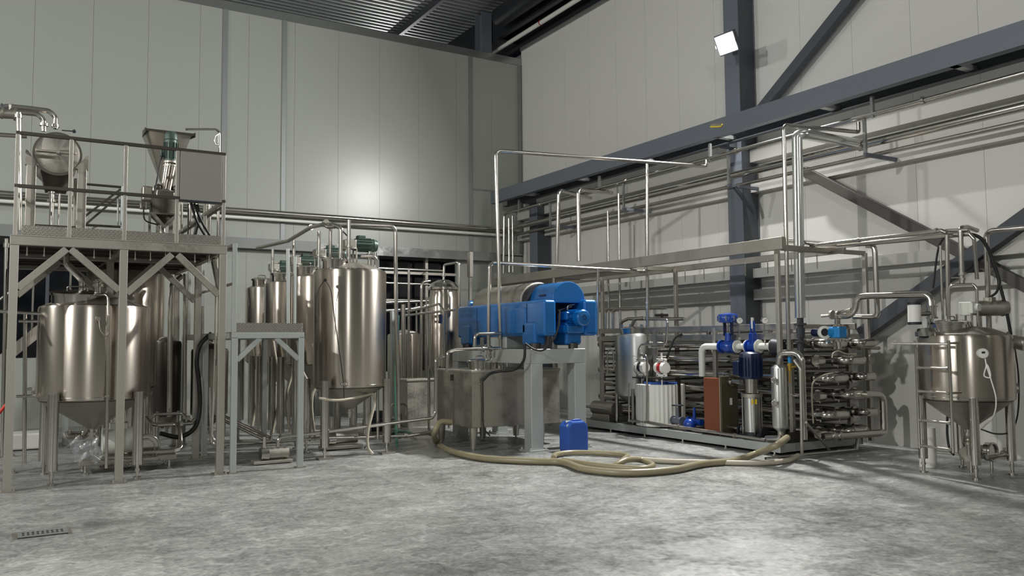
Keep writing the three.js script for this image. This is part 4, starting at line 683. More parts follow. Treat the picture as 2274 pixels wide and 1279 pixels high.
{
  const t = thing('steel_staircase', 'steel staircase with slanting stringers in the shade behind the left platform', 'staircase');
  for (const z of [2.6, 3.3]) mesh('stringer', bar([-11.7, 0.9, z], [-10.0, 2.5, z], 0.03, 0.16), M.frame, t);
  for (let i = 0; i < 7; i++) mesh('tread', cb([-11.55 + i * 0.24, 1.05 + i * 0.225, 2.95], [0.22, 0.025, 0.66]), M.darkSteel, t);
  mesh('handrail', [rod([-11.6, 1.95, 3.3], [-10.0, 3.45, 3.3], 0.02)], M.pipe, t);
  for (const [x, y] of [[-11.4, 1.2], [-10.85, 1.7], [-10.35, 2.2]]) mesh('baluster', rod([x, y, 3.3], [x, y + 0.95, 3.3], 0.016), M.pipe, t);
  mesh('support', cb([-10.35, 1.05, 2.95], [0.08, 2.1, 0.08]), M.frameGrey, t);
}
one('riser_pipe', 'upright stainless pipe before the dark glazing at the left edge', 'pipe', [rod([-11.211, 3.076, 4.2], dn([-11.177, 1.42, 4.2]), 0.026), collar([-11.208, 2.98, 4.2], [0, 1, 0], 0.04, 0.06)], M.pipe);

// ---------- tubular heat-exchange skid along the right wall ----------
const SX0 = -2.25, SX1 = -0.55, SZ0 = 5.3, SZ1 = 10.15;
{
  const t = thing('process_skid', 'long low steel skid base on small feet along the right wall', 'skid');
  mesh('side_beam', channelZ(SX0 - 0.01, 0.045, SZ0, SZ1, 0.07, 0.115, 0.01, 1), M.frameGrey, t);
  mesh('side_beam', channelZ(SX1, 0.045, SZ0, SZ1, 0.07, 0.115, 0.01, -1), M.frameGrey, t);
  for (const z of [5.34, 6.5, 7.7, 8.9, 10.11]) mesh('cross_beam', cb([-1.4, 0.1, z], [1.7, 0.11, 0.06], 0.004), M.frameGrey, t);
  mesh('drip_tray', bx([-2.18, 0.13, 5.4], [-0.62, 0.14, 10.05]), M.darkSteel, t);
  for (let i = 0; i < 6; i++) for (const x of [-2.21, -0.6]) mesh('foot', [rod([x, 0, 5.5 + i * 0.9], [x, 0.06, 5.5 + i * 0.9], 0.018), rod([x, 0, 5.5 + i * 0.9], [x, 0.012, 5.5 + i * 0.9], 0.045)], M.polish, t);
  mesh('end_panel', bx([-2.05, 0.16, 10.1], [-1.2, 0.3, 10.12]), M.darkSteel, t);
}
{
  const t = thing('tube_bank', 'stack of horizontal stainless heat-exchange tubes with bends at their right end', 'heat exchanger');
  const rows = [1.5, 1.26, 1.02, 0.78, 0.52, 0.28], cols = [-1.55, -1.15, -0.75];
  rows.forEach((y, r) => {
    for (const x of cols) mesh('tube', rod([x, y, 5.35], [x, y, 10.18], r % 2 ? 0.058 : 0.066, r % 2 ? 0.058 : 0.066, 18), M.pipe, t);
    const a = r % 2 ? [cols[1], cols[2]] : [cols[0], cols[1]], b = r % 2 ? cols[0] : cols[2];
    mesh('return_bend', [tube([[a[0], y, 10.16], [a[0], y, 10.38], [a[1], y, 10.38], [a[1], y, 10.16]], 0.068, 0.19, 16), ...a.map((x) => collar([x, y, 10.18], [0, 0, 1], 0.085, 0.03))], M.pipe, t);
    mesh('return_bend', [tube([[a[0], y, 5.4], [a[0], y, 5.2], [a[1], y, 5.2], [a[1], y, 5.4]], 0.06, 0.19, 14)], M.pipe, t);
    mesh('elbow', [tube([[b, y, 10.16], [b, y, 10.32], [b + (r % 2 ? -0.2 : 0.22), y, 10.34]], 0.06, 0.09, 16), collar([b, y, 10.18], [0, 0, 1], 0.085, 0.03)], M.pipe, t);
    for (const x of cols) mesh('drain_stub', [rod([x + 0.1, y - 0.11, 10.15], [x + 0.1, y - 0.04, 10.15], 0.01)], M.polish, t);
  });
  for (const z of [5.6, 7.1, 8.5, 9.95]) for (const x of [-1.78, -0.55]) mesh('upright', cb([x, 0.95, z], [0.06, 1.6, 0.06], 0.005), M.frame, t);
  for (const z of [5.6, 7.1, 8.5, 9.95]) for (const y of [1.38, 1.14, 0.9, 0.65, 0.4]) mesh('tube_saddle', cb([-1.16, y, z], [1.2, 0.03, 0.04]), M.darkSteel, t);
  for (const [y, x] of [[1.74, -1.78], [1.6, -1.78], [1.74, -0.55]]) mesh('top_rail', cb([x, y, 7.8], [0.05, 0.09, 4.6], 0.005), M.dull, t);
  for (const z of [5.6, 7.1, 8.5, 9.95]) mesh('top_cross', cb([-1.16, 1.74, z], [1.2, 0.06, 0.05], 0.004), M.dull, t);
  mesh('cover_plate', bx([-1.75, 1.64, 8.55], [-0.6, 1.66, 9.9]), M.dull, t);
}
one('manifold_pipe', 'large stainless pipe loop at the lower right end of the tube stack', 'pipe', [tube([[-1.75, 0.25, 10.42], [-1.35, 0.25, 10.5], [-0.72, 0.25, 10.55], [-0.62, 0.25, 10.55], [-0.62, 0.78, 10.55], [-0.95, 0.79, 10.5]], 0.05, 0.12, 16), collar([-1.5, 0.25, 10.47], [1, 0, 0.1], 0.075, 0.03), collar([-1.6, 0.25, 10.45], [1, 0, 0.1], 0.075, 0.03)], M.pipe);
one('drain_rail', 'thin stainless rail near the floor at the right end of the skid', 'pipe', [rod([-2.843, 0.05, 10.412], [-1.182, 0.05, 10.482], 0.018), rod([-1.121, 0.03, 10.45], [-1.017, 0.171, 10.4], 0.016)], M.pipe);
one('hand_valve', 'small stainless clamp valve low at the right corner of the skid', 'valve', [rod([-1.089, 0.084, 10.4], [-1.158, 0.045, 10.45], 0.02), rod([-1.006, 0.189, 10.4], [-1.015, 0.029, 10.4], 0.02), collar([-1.011, 0.103, 10.4], [0, 1, 0], 0.035, 0.025)], M.polish);
one('standpipe', 'thin grey pipe standing upright in front of the right end of the skid', 'pipe', [tube([[-2.3, 1.284, 10.453], [-2.3, 1.169, 10.551], [-2.3, 0.067, 10.53]], 0.02, 0.05)], M.frame);
one('probe_rod', 'thin grey rod leaning down from the skid front to the floor', 'rod', [rod([-2.3, 0.489, 10.61], [-1.449, 0.02, 10.303], 0.016)], M.frame);
// steel tray bridge above the skid
{
  const t = thing('pipe_bridge', 'overhead stainless pipe bridge on thin posts above the tube skid', 'pipe bridge');
  mesh('front_beam', cb([-2.2, 2.86, 6.3], [0.08, 0.17, 7.9], 0.006), M.dull, t);
  mesh('tray', bx([-2.2, 2.775, 2.4], [-1.55, 2.79, 6.95]), M.dull, t);
  mesh('rear_beam', cb([-1.2, 2.8, 7.0], [0.06, 0.1, 6.9], 0.006), M.dull, t);
  for (const z of [2.4, 4.6, 6.98, 10.2]) mesh('cross_bar', cb([-1.68, 2.8, z], [1.0, 0.08, 0.06], 0.006), M.dull, t);
  for (const [x, z] of [[-2.05, 10.0], [-0.5, 10.25], [-1.25, 7.05], [-1.25, 4.95], [-2.2, 4.7]]) mesh('post', cb([x, 1.45, z], [0.06, 2.7, 0.06], 0.005), M.frame, t);
  mesh('end_beam', bar([-2.2, 2.8, 10.2], [-0.5, 2.8, 10.25], 0.05, 0.06, 0.005), M.dull, t);
  for (let i = 0; i < 7; i++) mesh('hanger', [rod([-1.35, 2.55, 7.4 + i * 0.45], [-1.35, 2.76, 7.4 + i * 0.45], 0.008)], M.polish, t);
}
{
  const t = thing('buffer_tank', 'upright grey stainless tank at the left of the skid, beside the white tub', 'tank'), x = -1.85, z = 6.62;
  mesh('shell', lathe([x, 0, z], [[0.05, 0.42], [0.3, 0.62], [0.325, 0.68], [0.325, 1.62], [0.31, 1.66], [0.2, 1.69]], 44), M.satin, t);
  mesh('seam', ring([x, 1.3, z], 0.326, 0.004, [PI / 2, 0, 0], 40), M.polish, t);
  mesh('lid', lathe([x - 0.04, 0, z], [[0.2, 1.66], [0.2, 1.75], [0.22, 1.75], [0.22, 1.77], [0.13, 1.8], [0, 1.805]], 36), M.polish, t);
  for (let k = 0; k < 6; k++) mesh('clamp', rod([x - 0.04 + 0.2 * Math.cos(k * PI / 3 + 0.3), 1.74, z + 0.2 * Math.sin(k * PI / 3 + 0.3)], [x - 0.04 + 0.2 * Math.cos(k * PI / 3 + 0.3), 1.84, z + 0.2 * Math.sin(k * PI / 3 + 0.3)], 0.014), M.polish, t);
  for (const [a, b] of [[-1, 1], [1, 1], [-1, -1], [1, -1]]) mesh('leg', rod([x + a * 0.22, 0.14, z + b * 0.22], [x + a * 0.22, 0.75, z + b * 0.22], 0.03), M.pipe, t);
  mesh('pipe_loop', [tube([[-2, 1.664, 7.427], [-2, 1.662, 7.57], [-2, 1.457, 7.575], [-2, 1.442, 7.183]], 0.012, 0.02)], M.polish, t);
}
{ // ribbed white dosing tank
  const t = thing('dosing_tank', 'white ribbed plastic tank with blue lids on the skid', 'tank'), x = -1.9, z = 7.34, r = 0.385;
  const s = []; for (let i = 0; i < 72; i++) { const a = (i / 72) * 2 * PI, q = r + (i % 2 ? 0.012 : 0); s.push([q * Math.cos(a), q * Math.sin(a)]); }
  mesh('body', uvBox(extr(s, 0.66, 0.006).rotateX(-PI / 2)).translate(x, 0.18, z), M.wash, t);
  mesh('lid', rod([x - 0.1, 0.845, z + 0.02], [x - 0.1, 0.885, z + 0.02], 0.2, 0.2, 36), M.canBlue, t);
  mesh('lid', rod([x + 0.1, 0.845, z + 0.2], [x + 0.1, 0.875, z + 0.2], 0.12, 0.12, 30), M.canBlue, t);
}
function diaphragmPump(x, y, z, label, m) {
  const t = thing('diaphragm_pump', label, 'pump');
  for (const s of [-1, 1]) mesh('chamber', [rod([x, y, z + s * 0.05], [x, y, z + s * 0.11], 0.095, 0.085, 26), cb([x, y, z + s * 0.08], [0.05, 0.29, 0.05], 0.012)], M.white, t);
  mesh('manifold', [cb([x, y + 0.125, z], [0.05, 0.045, 0.22], 0.012)], M.white, t);
  mesh('manifold', [cb([x, y - 0.125, z], [0.05, 0.045, 0.22], 0.012)], M.white, t);
  mesh('centre_block', rod([x, y, z - 0.05], [x, y, z + 0.05], 0.075, 0.075, 24), m, t);
  mesh('nozzle', [rod([x, y + 0.13, z], [x, y + 0.24, z], 0.016)], M.white, t);
  mesh('nozzle', [rod([x, y - 0.3, z], [x, y - 0.13, z], 0.012)], M.white, t);
}
diaphragmPump(-2.1, 1.12, 7.62, 'white diaphragm pump with a red centre above the white tank', M.red);
diaphragmPump(-2.1, 1.12, 7.12, 'white diaphragm pump with a black centre above the white tank', M.black);
one('pump_shelf', 'small steel shelf carrying the two white diaphragm pumps', 'shelf', [cb([-2.0, 0.945, 7.35], [0.3, 0.02, 0.85]), cb([-1.86, 0.6, 6.98], [0.04, 0.7, 0.04]), cb([-1.86, 0.6, 7.75], [0.04, 0.7, 0.04])], M.darkSteel);
P('thin stainless pipe with a bend over the diaphragm pumps', [tube([[-2.2, 1.236, 7.162], [-2.2, 1.422, 7.179], [-2.2, 1.496, 7.25], [-2.2, 1.509, 7.857], [-2.2, 1.886, 7.901], [-2.2, 1.921, 7.433]], 0.02, 0.05)]);
P('upright stainless pipe standing before the white ribbed tank', [tube([[-2.3, 1.328, 7.309], [-2.3, 1.322, 7.467], [-2.3, 1.242, 7.498], [-2.3, 0.267, 7.47]], 0.02, 0.05), rod([-2.3, 0.863, 7.029], [-2.3, 0.232, 7.012], 0.014)]);
P('stainless drip pipe along the front edge of the skid', [tube([[-2.28, 0.235, 6.975], [-2.28, 0.245, 7.479], [-2.28, 0.197, 9.908]], 0.022), collar([-2.28, 0.232, 8.197], [0, 0, 1], 0.035, 0.03), collar([-2.28, 0.206, 9.349], [0, 0, 1], 0.032, 0.03)], M.dull);
{
  const t = thing('plate_exchanger', 'plate heat exchanger with a rust-brown cover plate on the skid', 'heat exchanger');
  mesh('plate_pack', cb([-1.98, 0.585, 8.75], [0.27, 0.82, 0.36], 0.012), M.brown, t);
  mesh('cover_plate', cb([-1.97, 0.585, 8.95], [0.34, 0.86, 0.035], 0.006), M.olive, t);
  mesh('edge_gasket', [cb([-2.13, 0.585, 8.93], [0.02, 0.86, 0.012], 0.004)], M.hosePale, t);
  mesh('foot', [cb([-1.98, 0.16, 8.7], [0.3, 0.04, 0.3])], M.darkSteel, t);
  mesh('port', [rod([-1.97, 0.94, 8.95], [-1.97, 0.94, 9.2], 0.045), collar([-1.97, 0.94, 9.0], [0, 0, 1], 0.065, 0.03)], M.pipe, t);
  mesh('port', [rod([-1.97, 0.27, 8.95], [-1.97, 0.27, 9.3], 0.045), collar([-1.97, 0.27, 9.25], [0, 0, 1], 0.09, 0.025)], M.pipe, t);
  mesh('label_plate', cb([-1.95, 0.65, 8.969], [0.05, 0.1, 0.002]), M.white, t);
  mesh('lifting_eye', ring([-2.0, 1.06, 8.9], 0.03, 0.008), M.polish, t);
}
{
  const t = thing('multistage_pump', 'upright stainless multistage pump with a navy blue motor on the skid', 'pump'), x = -2.0, z = 9.42;
  mesh('motor', [lathe([x, 0, z], [[0.02, 1.0], [0.14, 1.0], [0.155, 1.03], [0.155, 1.33], [0.15, 1.36], [0.11, 1.385], [0.01, 1.39]], 8), ...[...Array(24)].map((_, k) => place(new THREE.BoxGeometry(0.02, 0.27, 0.006), [x + 0.157 * Math.cos(k * PI / 12), 1.17, z + 0.157 * Math.sin(k * PI / 12)], [0, -k * PI / 12, 0]))], M.navy, t);
  mesh('terminal_box', cb([x - 0.12, 1.15, z - 0.14], [0.1, 0.2, 0.12], 0.015), M.navy, t);
  mesh('coupling', rod([x, 0.8, z], [x, 1.0, z], 0.09, 0.095, 26), M.pipe, t);
  mesh('head', [rod([x, 0.74, z], [x, 0.79, z], 0.15, 0.15, 28)], M.dull, t);
  mesh('stage_jacket', lathe([x, 0, z], [[0.115, 0.25], [0.115, 0.74]], 36), M.satin, t);
  for (let k = 0; k < 4; k++) mesh('stay_bolt', rod([x + 0.135 * Math.cos(k * PI / 2 + 0.6), 0.22, z + 0.135 * Math.sin(k * PI / 2 + 0.6)], [x + 0.135 * Math.cos(k * PI / 2 + 0.6), 0.8, z + 0.135 * Math.sin(k * PI / 2 + 0.6)], 0.009), M.polish, t);
  mesh('base', [rod([x, 0.14, z], [x, 0.25, z], 0.13, 0.12, 28), rod([x, 0.2, z - 0.22], [x, 0.2, z + 0.22], 0.05), collar([x, 0.24, z - 0.22], [0, 0, 1], 0.085, 0.03), collar([x, 0.24, z + 0.22], [0, 0, 1], 0.085, 0.03)], M.black, t);
  mesh('warning_label', place(new THREE.BoxGeometry(0.075, 0.07, 0.003), [x - 0.06, 0.68, z + 0.101], [0, -0.55, 0]), M.yellow, t);
}
{
  const t = thing('vertical_filter', 'upright stainless filter tube with two side ports at the right of the pump', 'filter'), x = -2.24, z = 10.14;
  mesh('shell', lathe([x, 0, z], [[0.04, 0.33], [0.1, 0.38], [0.105, 0.4], [0.105, 1.16], [0.1, 1.18], [0.05, 1.22]], 36), M.satin, t);
  mesh('bend', tube([[x, 0.36, z], [x, 0.24, z], [x, 0.21, z - 0.25]], 0.042, 0.08), M.pipe, t);
  mesh('top_bend', tube([[x, 1.2, z], [x, 1.38, z + 0.02], [x + 0.05, 1.38, z + 0.34], [x + 0.05, 0.25, z + 0.34]], 0.045, 0.12), M.pipe, t);
  for (const y of [0.72, 1.02]) mesh('port', [rod([x - 0.1, y, z + 0.02], [x - 0.17, y, z + 0.06], 0.025), ring([x - 0.17, y, z + 0.06], 0.03, 0.012, [0, -0.9, 0])], M.polish, t);
}
{
  const t = thing('sample_valve', 'small brass valve with a blue cap hanging by the filter tube', 'valve');
  mesh('body', [rod([-2.15, 1.134, 10.245], [-2.15, 1.243, 10.249], 0.03, 0.036), rod([-2.15, 0.978, 10.239], [-2.15, 1.134, 10.245], 0.012), rod([-2.15, 1.182, 10.247], [-2.15, 1.196, 10.338], 0.014)], M.brass, t);
  mesh('cap', rod([-2.15, 1.243, 10.249], [-2.15, 1.327, 10.245], 0.025), M.meterBlue, t);
  mesh('drip_pipe', [tube([[-2.15, 0.978, 10.247], [-2.15, 0.811, 10.256], [-2.15, 0.805, 10.367]], 0.011, 0.03)], M.polish, t);
}
// control valves in the white line
{
  const t = thing('control_valve', 'blue control valve with a round diaphragm head on the white line', 'valve'), p = [-1.9, 1.46, 8.9];
  mesh('body', [place(new THREE.SphereGeometry(0.1, 24, 16), p), rod([p[0], p[1], p[2] - 0.14], [p[0], p[1], p[2] + 0.14], 0.07), collar([p[0], p[1], p[2] - 0.14], [0, 0, 1], 0.1, 0.03), collar([p[0], p[1], p[2] + 0.14], [0, 0, 1], 0.1, 0.03), rod([p[0], p[1], p[2]], [p[0], p[1] + 0.2, p[2]], 0.06, 0.05)], M.valveBlue, t);
  mesh('yoke', [cb([p[0], p[1] + 0.26, p[2] - 0.07], [0.05, 0.2, 0.02]), cb([p[0], p[1] + 0.26, p[2] + 0.07], [0.05, 0.2, 0.02])], M.navy, t);
  mesh('stem', [rod([p[0], p[1] + 0.15, p[2]], [p[0], p[1] + 0.36, p[2]], 0.01), place(new THREE.SphereGeometry(0.022, 12, 8), [p[0], p[1] + 0.2, p[2]])], M.polish, t);
  mesh('head', lathe([p[0], p[1] + 0.36, p[2]], [[0.05, -0.01], [0.13, 0], [0.15, 0.03], [0.16, 0.05], [0.16, 0.07], [0.14, 0.12], [0.05, 0.14], [0, 0.14]], 32), M.valveBlue, t);
  for (let k = 0; k < 8; k++) mesh('bolt', rod([p[0] + 0.152 * Math.cos(k * PI / 4 + 0.2), p[1] + 0.38, p[2] + 0.152 * Math.sin(k * PI / 4 + 0.2)], [p[0] + 0.152 * Math.cos(k * PI / 4 + 0.2), p[1] + 0.46, p[2] + 0.152 * Math.sin(k * PI / 4 + 0.2)], 0.012), M.polish, t);
}
{
  const t = thing('gate_valve', 'slim blue gate valve with a square spindle on the white line', 'valve'), p = [-1.9, 1.46, 9.38];
  mesh('body', [rod([p[0], p[1], p[2] - 0.08], [p[0], p[1], p[2] + 0.08], 0.075), cb([p[0], p[1] + 0.1, p[2]], [0.1, 0.2, 0.09], 0.02), collar([p[0], p[1], p[2] - 0.08], [0, 0, 1], 0.1, 0.025), collar([p[0], p[1], p[2] + 0.08], [0, 0, 1], 0.1, 0.025)], M.valveBlue, t);
  mesh('yoke', [cb([p[0], p[1] + 0.28, p[2] - 0.03], [0.03, 0.18, 0.015]), cb([p[0], p[1] + 0.28, p[2] + 0.03], [0.03, 0.18, 0.015])], M.valveBlue, t);
  mesh('spindle', cb([p[0], p[1] + 0.34, p[2]], [0.03, 0.16, 0.03]), M.whitePaint, t);
}
{
  const t = thing('white_line', 'white painted pipe bending down to the brown plate heat exchanger', 'pipe');
  mesh('bend_pipe', [tube([[-1.92, 1.0, 8.35], [-1.92, 1.46, 8.35], [-1.9, 1.46, 8.76]], 0.05, 0.1, 18)], M.whitePaint, t);
  mesh('spool', [rod([-1.9, 1.46, 9.06], [-1.9, 1.46, 9.29], 0.045), collar([-1.9, 1.46, 9.075], [0, 0, 1], 0.095, 0.025), collar([-1.9, 1.46, 9.275], [0, 0, 1], 0.095, 0.025)], M.whitePaint, t);
  mesh('spool', [rod([-1.9, 1.46, 9.47], [-1.9, 1.46, 9.76], 0.05), collar([-1.9, 1.46, 9.49], [0, 0, 1], 0.1, 0.025), collar([-1.9, 1.46, 9.75], [0, 0, 1], 0.1, 0.03)], M.whitePaint, t);
}
one('check_valve', 'black flanged fitting with bolts at the right end of the white line', 'valve', [rod([-1.9, 1.45, 9.77], [-1.9, 1.45, 9.9], 0.12, 0.1, 26), ...[...Array(6)].map((_, k) => rod([-1.9 + 0.09 * Math.cos(k), 1.45 + 0.09 * Math.sin(k), 9.86], [-1.9 + 0.09 * Math.cos(k), 1.45 + 0.09 * Math.sin(k), 9.93], 0.012))], M.black);
function gauge(p, label, r = 0.05) {
  const t = thing('pressure_gauge', label, 'gauge');
  const G = (g) => place(g, p, [0, -0.45, 0]);
  mesh('case', G(rod([0, 0, -0.02], [0, 0, 0.025], r, r, 24)), M.polish, t);
  mesh('dial', G(rod([0, 0, 0.0255], [0, 0, 0.027], r * 0.86, r * 0.86, 24)), M.white, t);
  mesh('needle', G(cb([0.008, 0.008, 0.0285], [0.04, 0.004, 0.002], 0, [0, 0, 0.7])), M.black, t);
  mesh('stem', [rod([p[0], p[1] - r - 0.2, p[2]], [p[0], p[1] - r + 0.01, p[2]], 0.009), ring([p[0], p[1] - r - 0.22, p[2]], 0.035, 0.008, [0, 0.5, 0])], M.polish, t);
}
gauge([-1.92, 1.84, 9.14], 'round pressure gauge on a coiled stem beside the blue control valve');
gauge([-1.92, 1.83, 9.62], 'round pressure gauge on a coiled stem near the right end of the white line');
{
  const t = thing('handwheel_valve', 'small blue valve with a black handwheel low on the skid, left one', 'valve'), p = [-2.1, 0.3, 7.97];
  mesh('body', [rod([p[0], p[1], p[2] - 0.1], [p[0], p[1], p[2] + 0.1], 0.05), collar([p[0], p[1], p[2] - 0.1], [0, 0, 1], 0.07, 0.02), collar([p[0], p[1], p[2] + 0.1], [0, 0, 1], 0.07, 0.02), rod(p, [p[0], p[1] + 0.2, p[2]], 0.03, 0.02)], M.slate, t);
  mesh('handwheel', [ring([p[0], p[1] + 0.24, p[2]], 0.085, 0.01, [PI / 2, 0, 0]), cb([p[0], p[1] + 0.24, p[2]], [0.16, 0.01, 0.016]), cb([p[0], p[1] + 0.24, p[2]], [0.016, 0.01, 0.16])], M.black, t);
}
{
  const t = thing('handwheel_valve', 'blue pear-shaped strainer body with a black handwheel beside the brown exchanger', 'valve'), p = [-2.0, 0.3, 8.24];
  mesh('body', [place(new THREE.SphereGeometry(0.1, 20, 14), [p[0] - 0.1, p[1] - 0.04, p[2]]), rod([p[0], p[1], p[2] - 0.12], [p[0], p[1], p[2] + 0.16], 0.05), collar([p[0], p[1], p[2] - 0.12], [0, 0, 1], 0.075, 0.02), rod(p, [p[0], p[1] + 0.22, p[2]], 0.03, 0.02)], M.valveBlue, t);
  mesh('handwheel', [ring([p[0], p[1] + 0.27, p[2]], 0.085, 0.01, [PI / 2, 0, 0]), cb([p[0], p[1] + 0.27, p[2]], [0.16, 0.01, 0.016]), cb([p[0], p[1] + 0.27, p[2]], [0.016, 0.01, 0.16])], M.black, t);
}
{
  const t = thing('flow_meter', 'bright blue flow meter with a round white display at the right end of the skid', 'meter');
  mesh('housing', [rod([-1.75, 1.648, 10.539], [-1.55, 1.646, 10.668], 0.075, 0.075, 24), cb([-1.65, 1.646, 10.646], [0.16, 0.15, 0.15], 0.02)], M.meterBlue, t);
  const p = [-1.8, 1.648, 10.543];
  mesh('display_ring', place(lathe([0, 0, 0], [[0.05, -0.03], [0.085, -0.03], [0.085, 0.02], [0.055, 0.03], [0.05, 0.01]], 30, 'z'), p, [0, -0.6, 0]), M.whitePaint, t);
  mesh('display', place(rod([0, 0, -0.02], [0, 0, 0.008], 0.052, 0.052, 24), p, [0, -0.6, 0]), M.black, t);
  mesh('flow_tube', [rod([-1.65, 1.742, 10.636], [-1.65, 1.838, 10.64], 0.04), collar([-1.65, 1.742, 10.636], [0, 1, 0], 0.075, 0.03)], M.polish, t);
  mesh('flow_tube', [rod([-1.65, 1.55, 10.642], [-1.65, 1.425, 10.652], 0.045, 0.03), collar([-1.65, 1.538, 10.642], [0, 1, 0], 0.07, 0.03)], M.polish, t);
  mesh('actuator', [rod([-1.7, 1.651, 10.294], [-1.75, 1.643, 10.452], 0.055)], M.navy, t);
}
one('product_pipe', 'fat stainless pipe rising from the flow meter and crossing to the right tank', 'pipe', [tube([[-1.65, 1.863, 10.627], [-1.65, 1.863, 10.815], [-1.65, 1.925, 10.914], [-1.65, 2.099, 10.955], [-1.65, 2.11, 11.095], [-1.7, 2.08, 11.947], [-1.7, 2.024, 12.001], [-1.72, 1.883, 12.014]], 0.042, 0.12, 16)], M.pipe);
one('butterfly_valve', 'stainless butterfly valve with a lever above the flow meter', 'valve', [collar([-1.65, 1.883, 10.556], [0, 0, 1], 0.06, 0.03), collar([-1.65, 1.874, 10.655], [0, 0, 1], 0.06, 0.03), rod([-1.7, 1.869, 10.421], [-1.65, 1.877, 10.556], 0.018), rod([-1.6, 1.911, 10.647], [-1.6, 1.941, 10.815], 0.025)], M.dull);
one('drop_pipe', 'squared stainless pipe loop that drops and returns behind the fat product pipe', 'pipe', [tube([[-1.4, 2.794, 10.942], [-1.4, 2.776, 11.049], [-1.4, 2.692, 11.059], [-1.4, 1.863, 11.064], [-1.4, 1.847, 11.004], [-1.45, 1.855, 10.734]], 0.035, 0.08, 14)], M.pipe);
one('signal_cable', 'short grey looped cable below the flow meter', 'cable', [hose([[-1.608, 1.303, 10.5], [-1.586, 1.363, 10.5], [-1.473, 1.392, 10.5], [-1.307, 1.353, 10.5], [-1.097, 1.35, 10.5]], 0.01)], M.hosePale);
one('signal_cable', 'long grey cable curving down over the ends of the tube stack', 'cable', [hose([[-1.599, 1.103, 10.5], [-1.829, 1.067, 10.5], [-2.003, 0.983, 10.5], [-2.036, 0.836, 10.5], [-2.028, 0.453, 10.5]], 0.011)], M.hosePale);
one('end_valve', 'stainless valve with a black handle at the far right end of the tube stack', 'valve', [rod([-0.791, 1.459, 10.3], [-0.54, 1.456, 10.3], 0.045), collar([-0.761, 1.458, 10.3], [1, 0, 0], 0.06, 0.03), rod([-0.542, 1.43, 10.3], [-0.317, 1.422, 10.3], 0.026)], M.dull);
one('valve_ring', 'thin wire ring hanging at the right end of the tube stack', 'ring', ring([-0.5, 1.269, 10.3], 0.06, 0.006), M.dull);
// pipes rising to the bridge
one('insulated_riser', 'thick shiny foil-clad pipe rising from the skid to the wall rack', 'pipe', [tube([[-1.75, 1.853, 10.109], [-1.75, 4.411, 10.152], [-1.7, 4.413, 10.227], [-0.72, 4.37, 10.35]], 0.072, 0.1, 20), collar([-1.75, 2.955, 10.128], [0, 1, 0], 0.074, 0.02)], M.foil);
one('riser_valve', 'dark flanged valve under the foil-clad riser', 'valve', [rod([-1.75, 1.853, 10.109], [-1.75, 1.269, 10.094], 0.045), collar([-1.75, 1.766, 10.105], [0, 1, 0], 0.085, 0.03), collar([-1.75, 1.53, 10.096], [0, 1, 0], 0.085, 0.03), rod([-1.75, 1.269, 10.102], [-1.75, 0.898, 10.088], 0.055), rod([-1.75, 1.716, 10.111], [-1.75, 1.579, 10.106], 0.06)], M.slateDark);
one('riser_pipe', 'thin pinkish stainless riser just left of the foil-clad pipe', 'pipe', [tube([[-2.1, 1.368, 10.196], [-2.1, 4.497, 10.221], [-0.95, 4.48, 10.5], [-0.9, 4.48, 10.52], [-0.9, 4.62, 10.52]], 0.028, 0.08, 14), collar([-2.1, 3.111, 10.208], [0, 1, 0], 0.032, 0.02)], M.pipe);
one('riser_pipe', 'stainless riser from the bridge bending toward the wall rack, left of a pair', 'pipe', [tube([[-1.9, 3.109, 4.349], [-1.9, 4.552, 4.443], [-0.9, 4.52, 4.15]], 0.038, 0.1, 14)], M.pipe);
one('riser_pipe', 'stainless riser from the bridge bending toward the wall rack, right of a pair', 'pipe', [tube([[-1.9, 3.078, 5.097], [-1.9, 4.462, 5.1], [-0.9, 4.52, 4.85]], 0.04, 0.1, 14)], M.pipe);
one('riser_pipe', 'long slim stainless pipe dropping from the high crossing pipe through the bridge', 'pipe', [rod([-1.75, 4.63, 6.944], [-1.75, 1.647, 6.87], 0.028), collar([-1.75, 2.211, 6.886], [0, 1, 0], 0.045, 0.03), collar([-1.75, 2.134, 6.884], [0, 1, 0], 0.045, 0.03)], M.pipe);
one('riser_pipe', 'thin upright pipe with a dark end between the bridge and the wall rack, left one', 'pipe', [rod([-1, 4.148, 4.846], [[-1, 3.187, 4.822][0], 1.79, [-1, 3.187, 4.822][2]], 0.02)], M.pipe);
one('riser_pipe', 'thin upright pipe with a dark end between the bridge and the wall rack, right one', 'pipe', [rod([-1, 4.436, 5.199], [[-1, 3.181, 5.18][0], 1.79, [-1, 3.181, 5.18][2]], 0.024)], M.pipe);
one('manifold_pipe', 'leftmost bent stainless pipe rising over the buffer tank', 'pipe', [tube([[-1.3, 1.709, 5.103], [-1.3, 2.143, 5.115], [-1.3, 2.174, 5.214], [-1.3, 2.126, 6.857]], 0.024, 0.06)], M.pipe);
one('manifold_pipe', 'second bent stainless pipe over the buffer tank, just right of the first', 'pipe', [tube([[-1.5, 1.703, 5.586], [-1.5, 2.106, 5.596], [-1.5, 2.153, 5.692], [-1.5, 2.125, 6.612]], 0.026, 0.06)], M.pipe);
one('manifold_pipe', 'low bent stainless pipe arching behind the buffer tank lid', 'pipe', [tube([[-1.5, 1.7, 5.814], [-1.5, 1.906, 5.846], [-1.5, 1.958, 6.043], [-1.5, 1.946, 6.484], [-1.5, 1.916, 7.523]], 0.03, 0.06)], M.pipe);
one('manifold_pipe', 'short elbow pipe on the buffer tank lid', 'pipe', [tube([[-1.8, 1.809, 6.499], [-1.8, 1.94, 6.601], [-1.8, 1.949, 6.843]], 0.03, 0.06)], M.pipe);
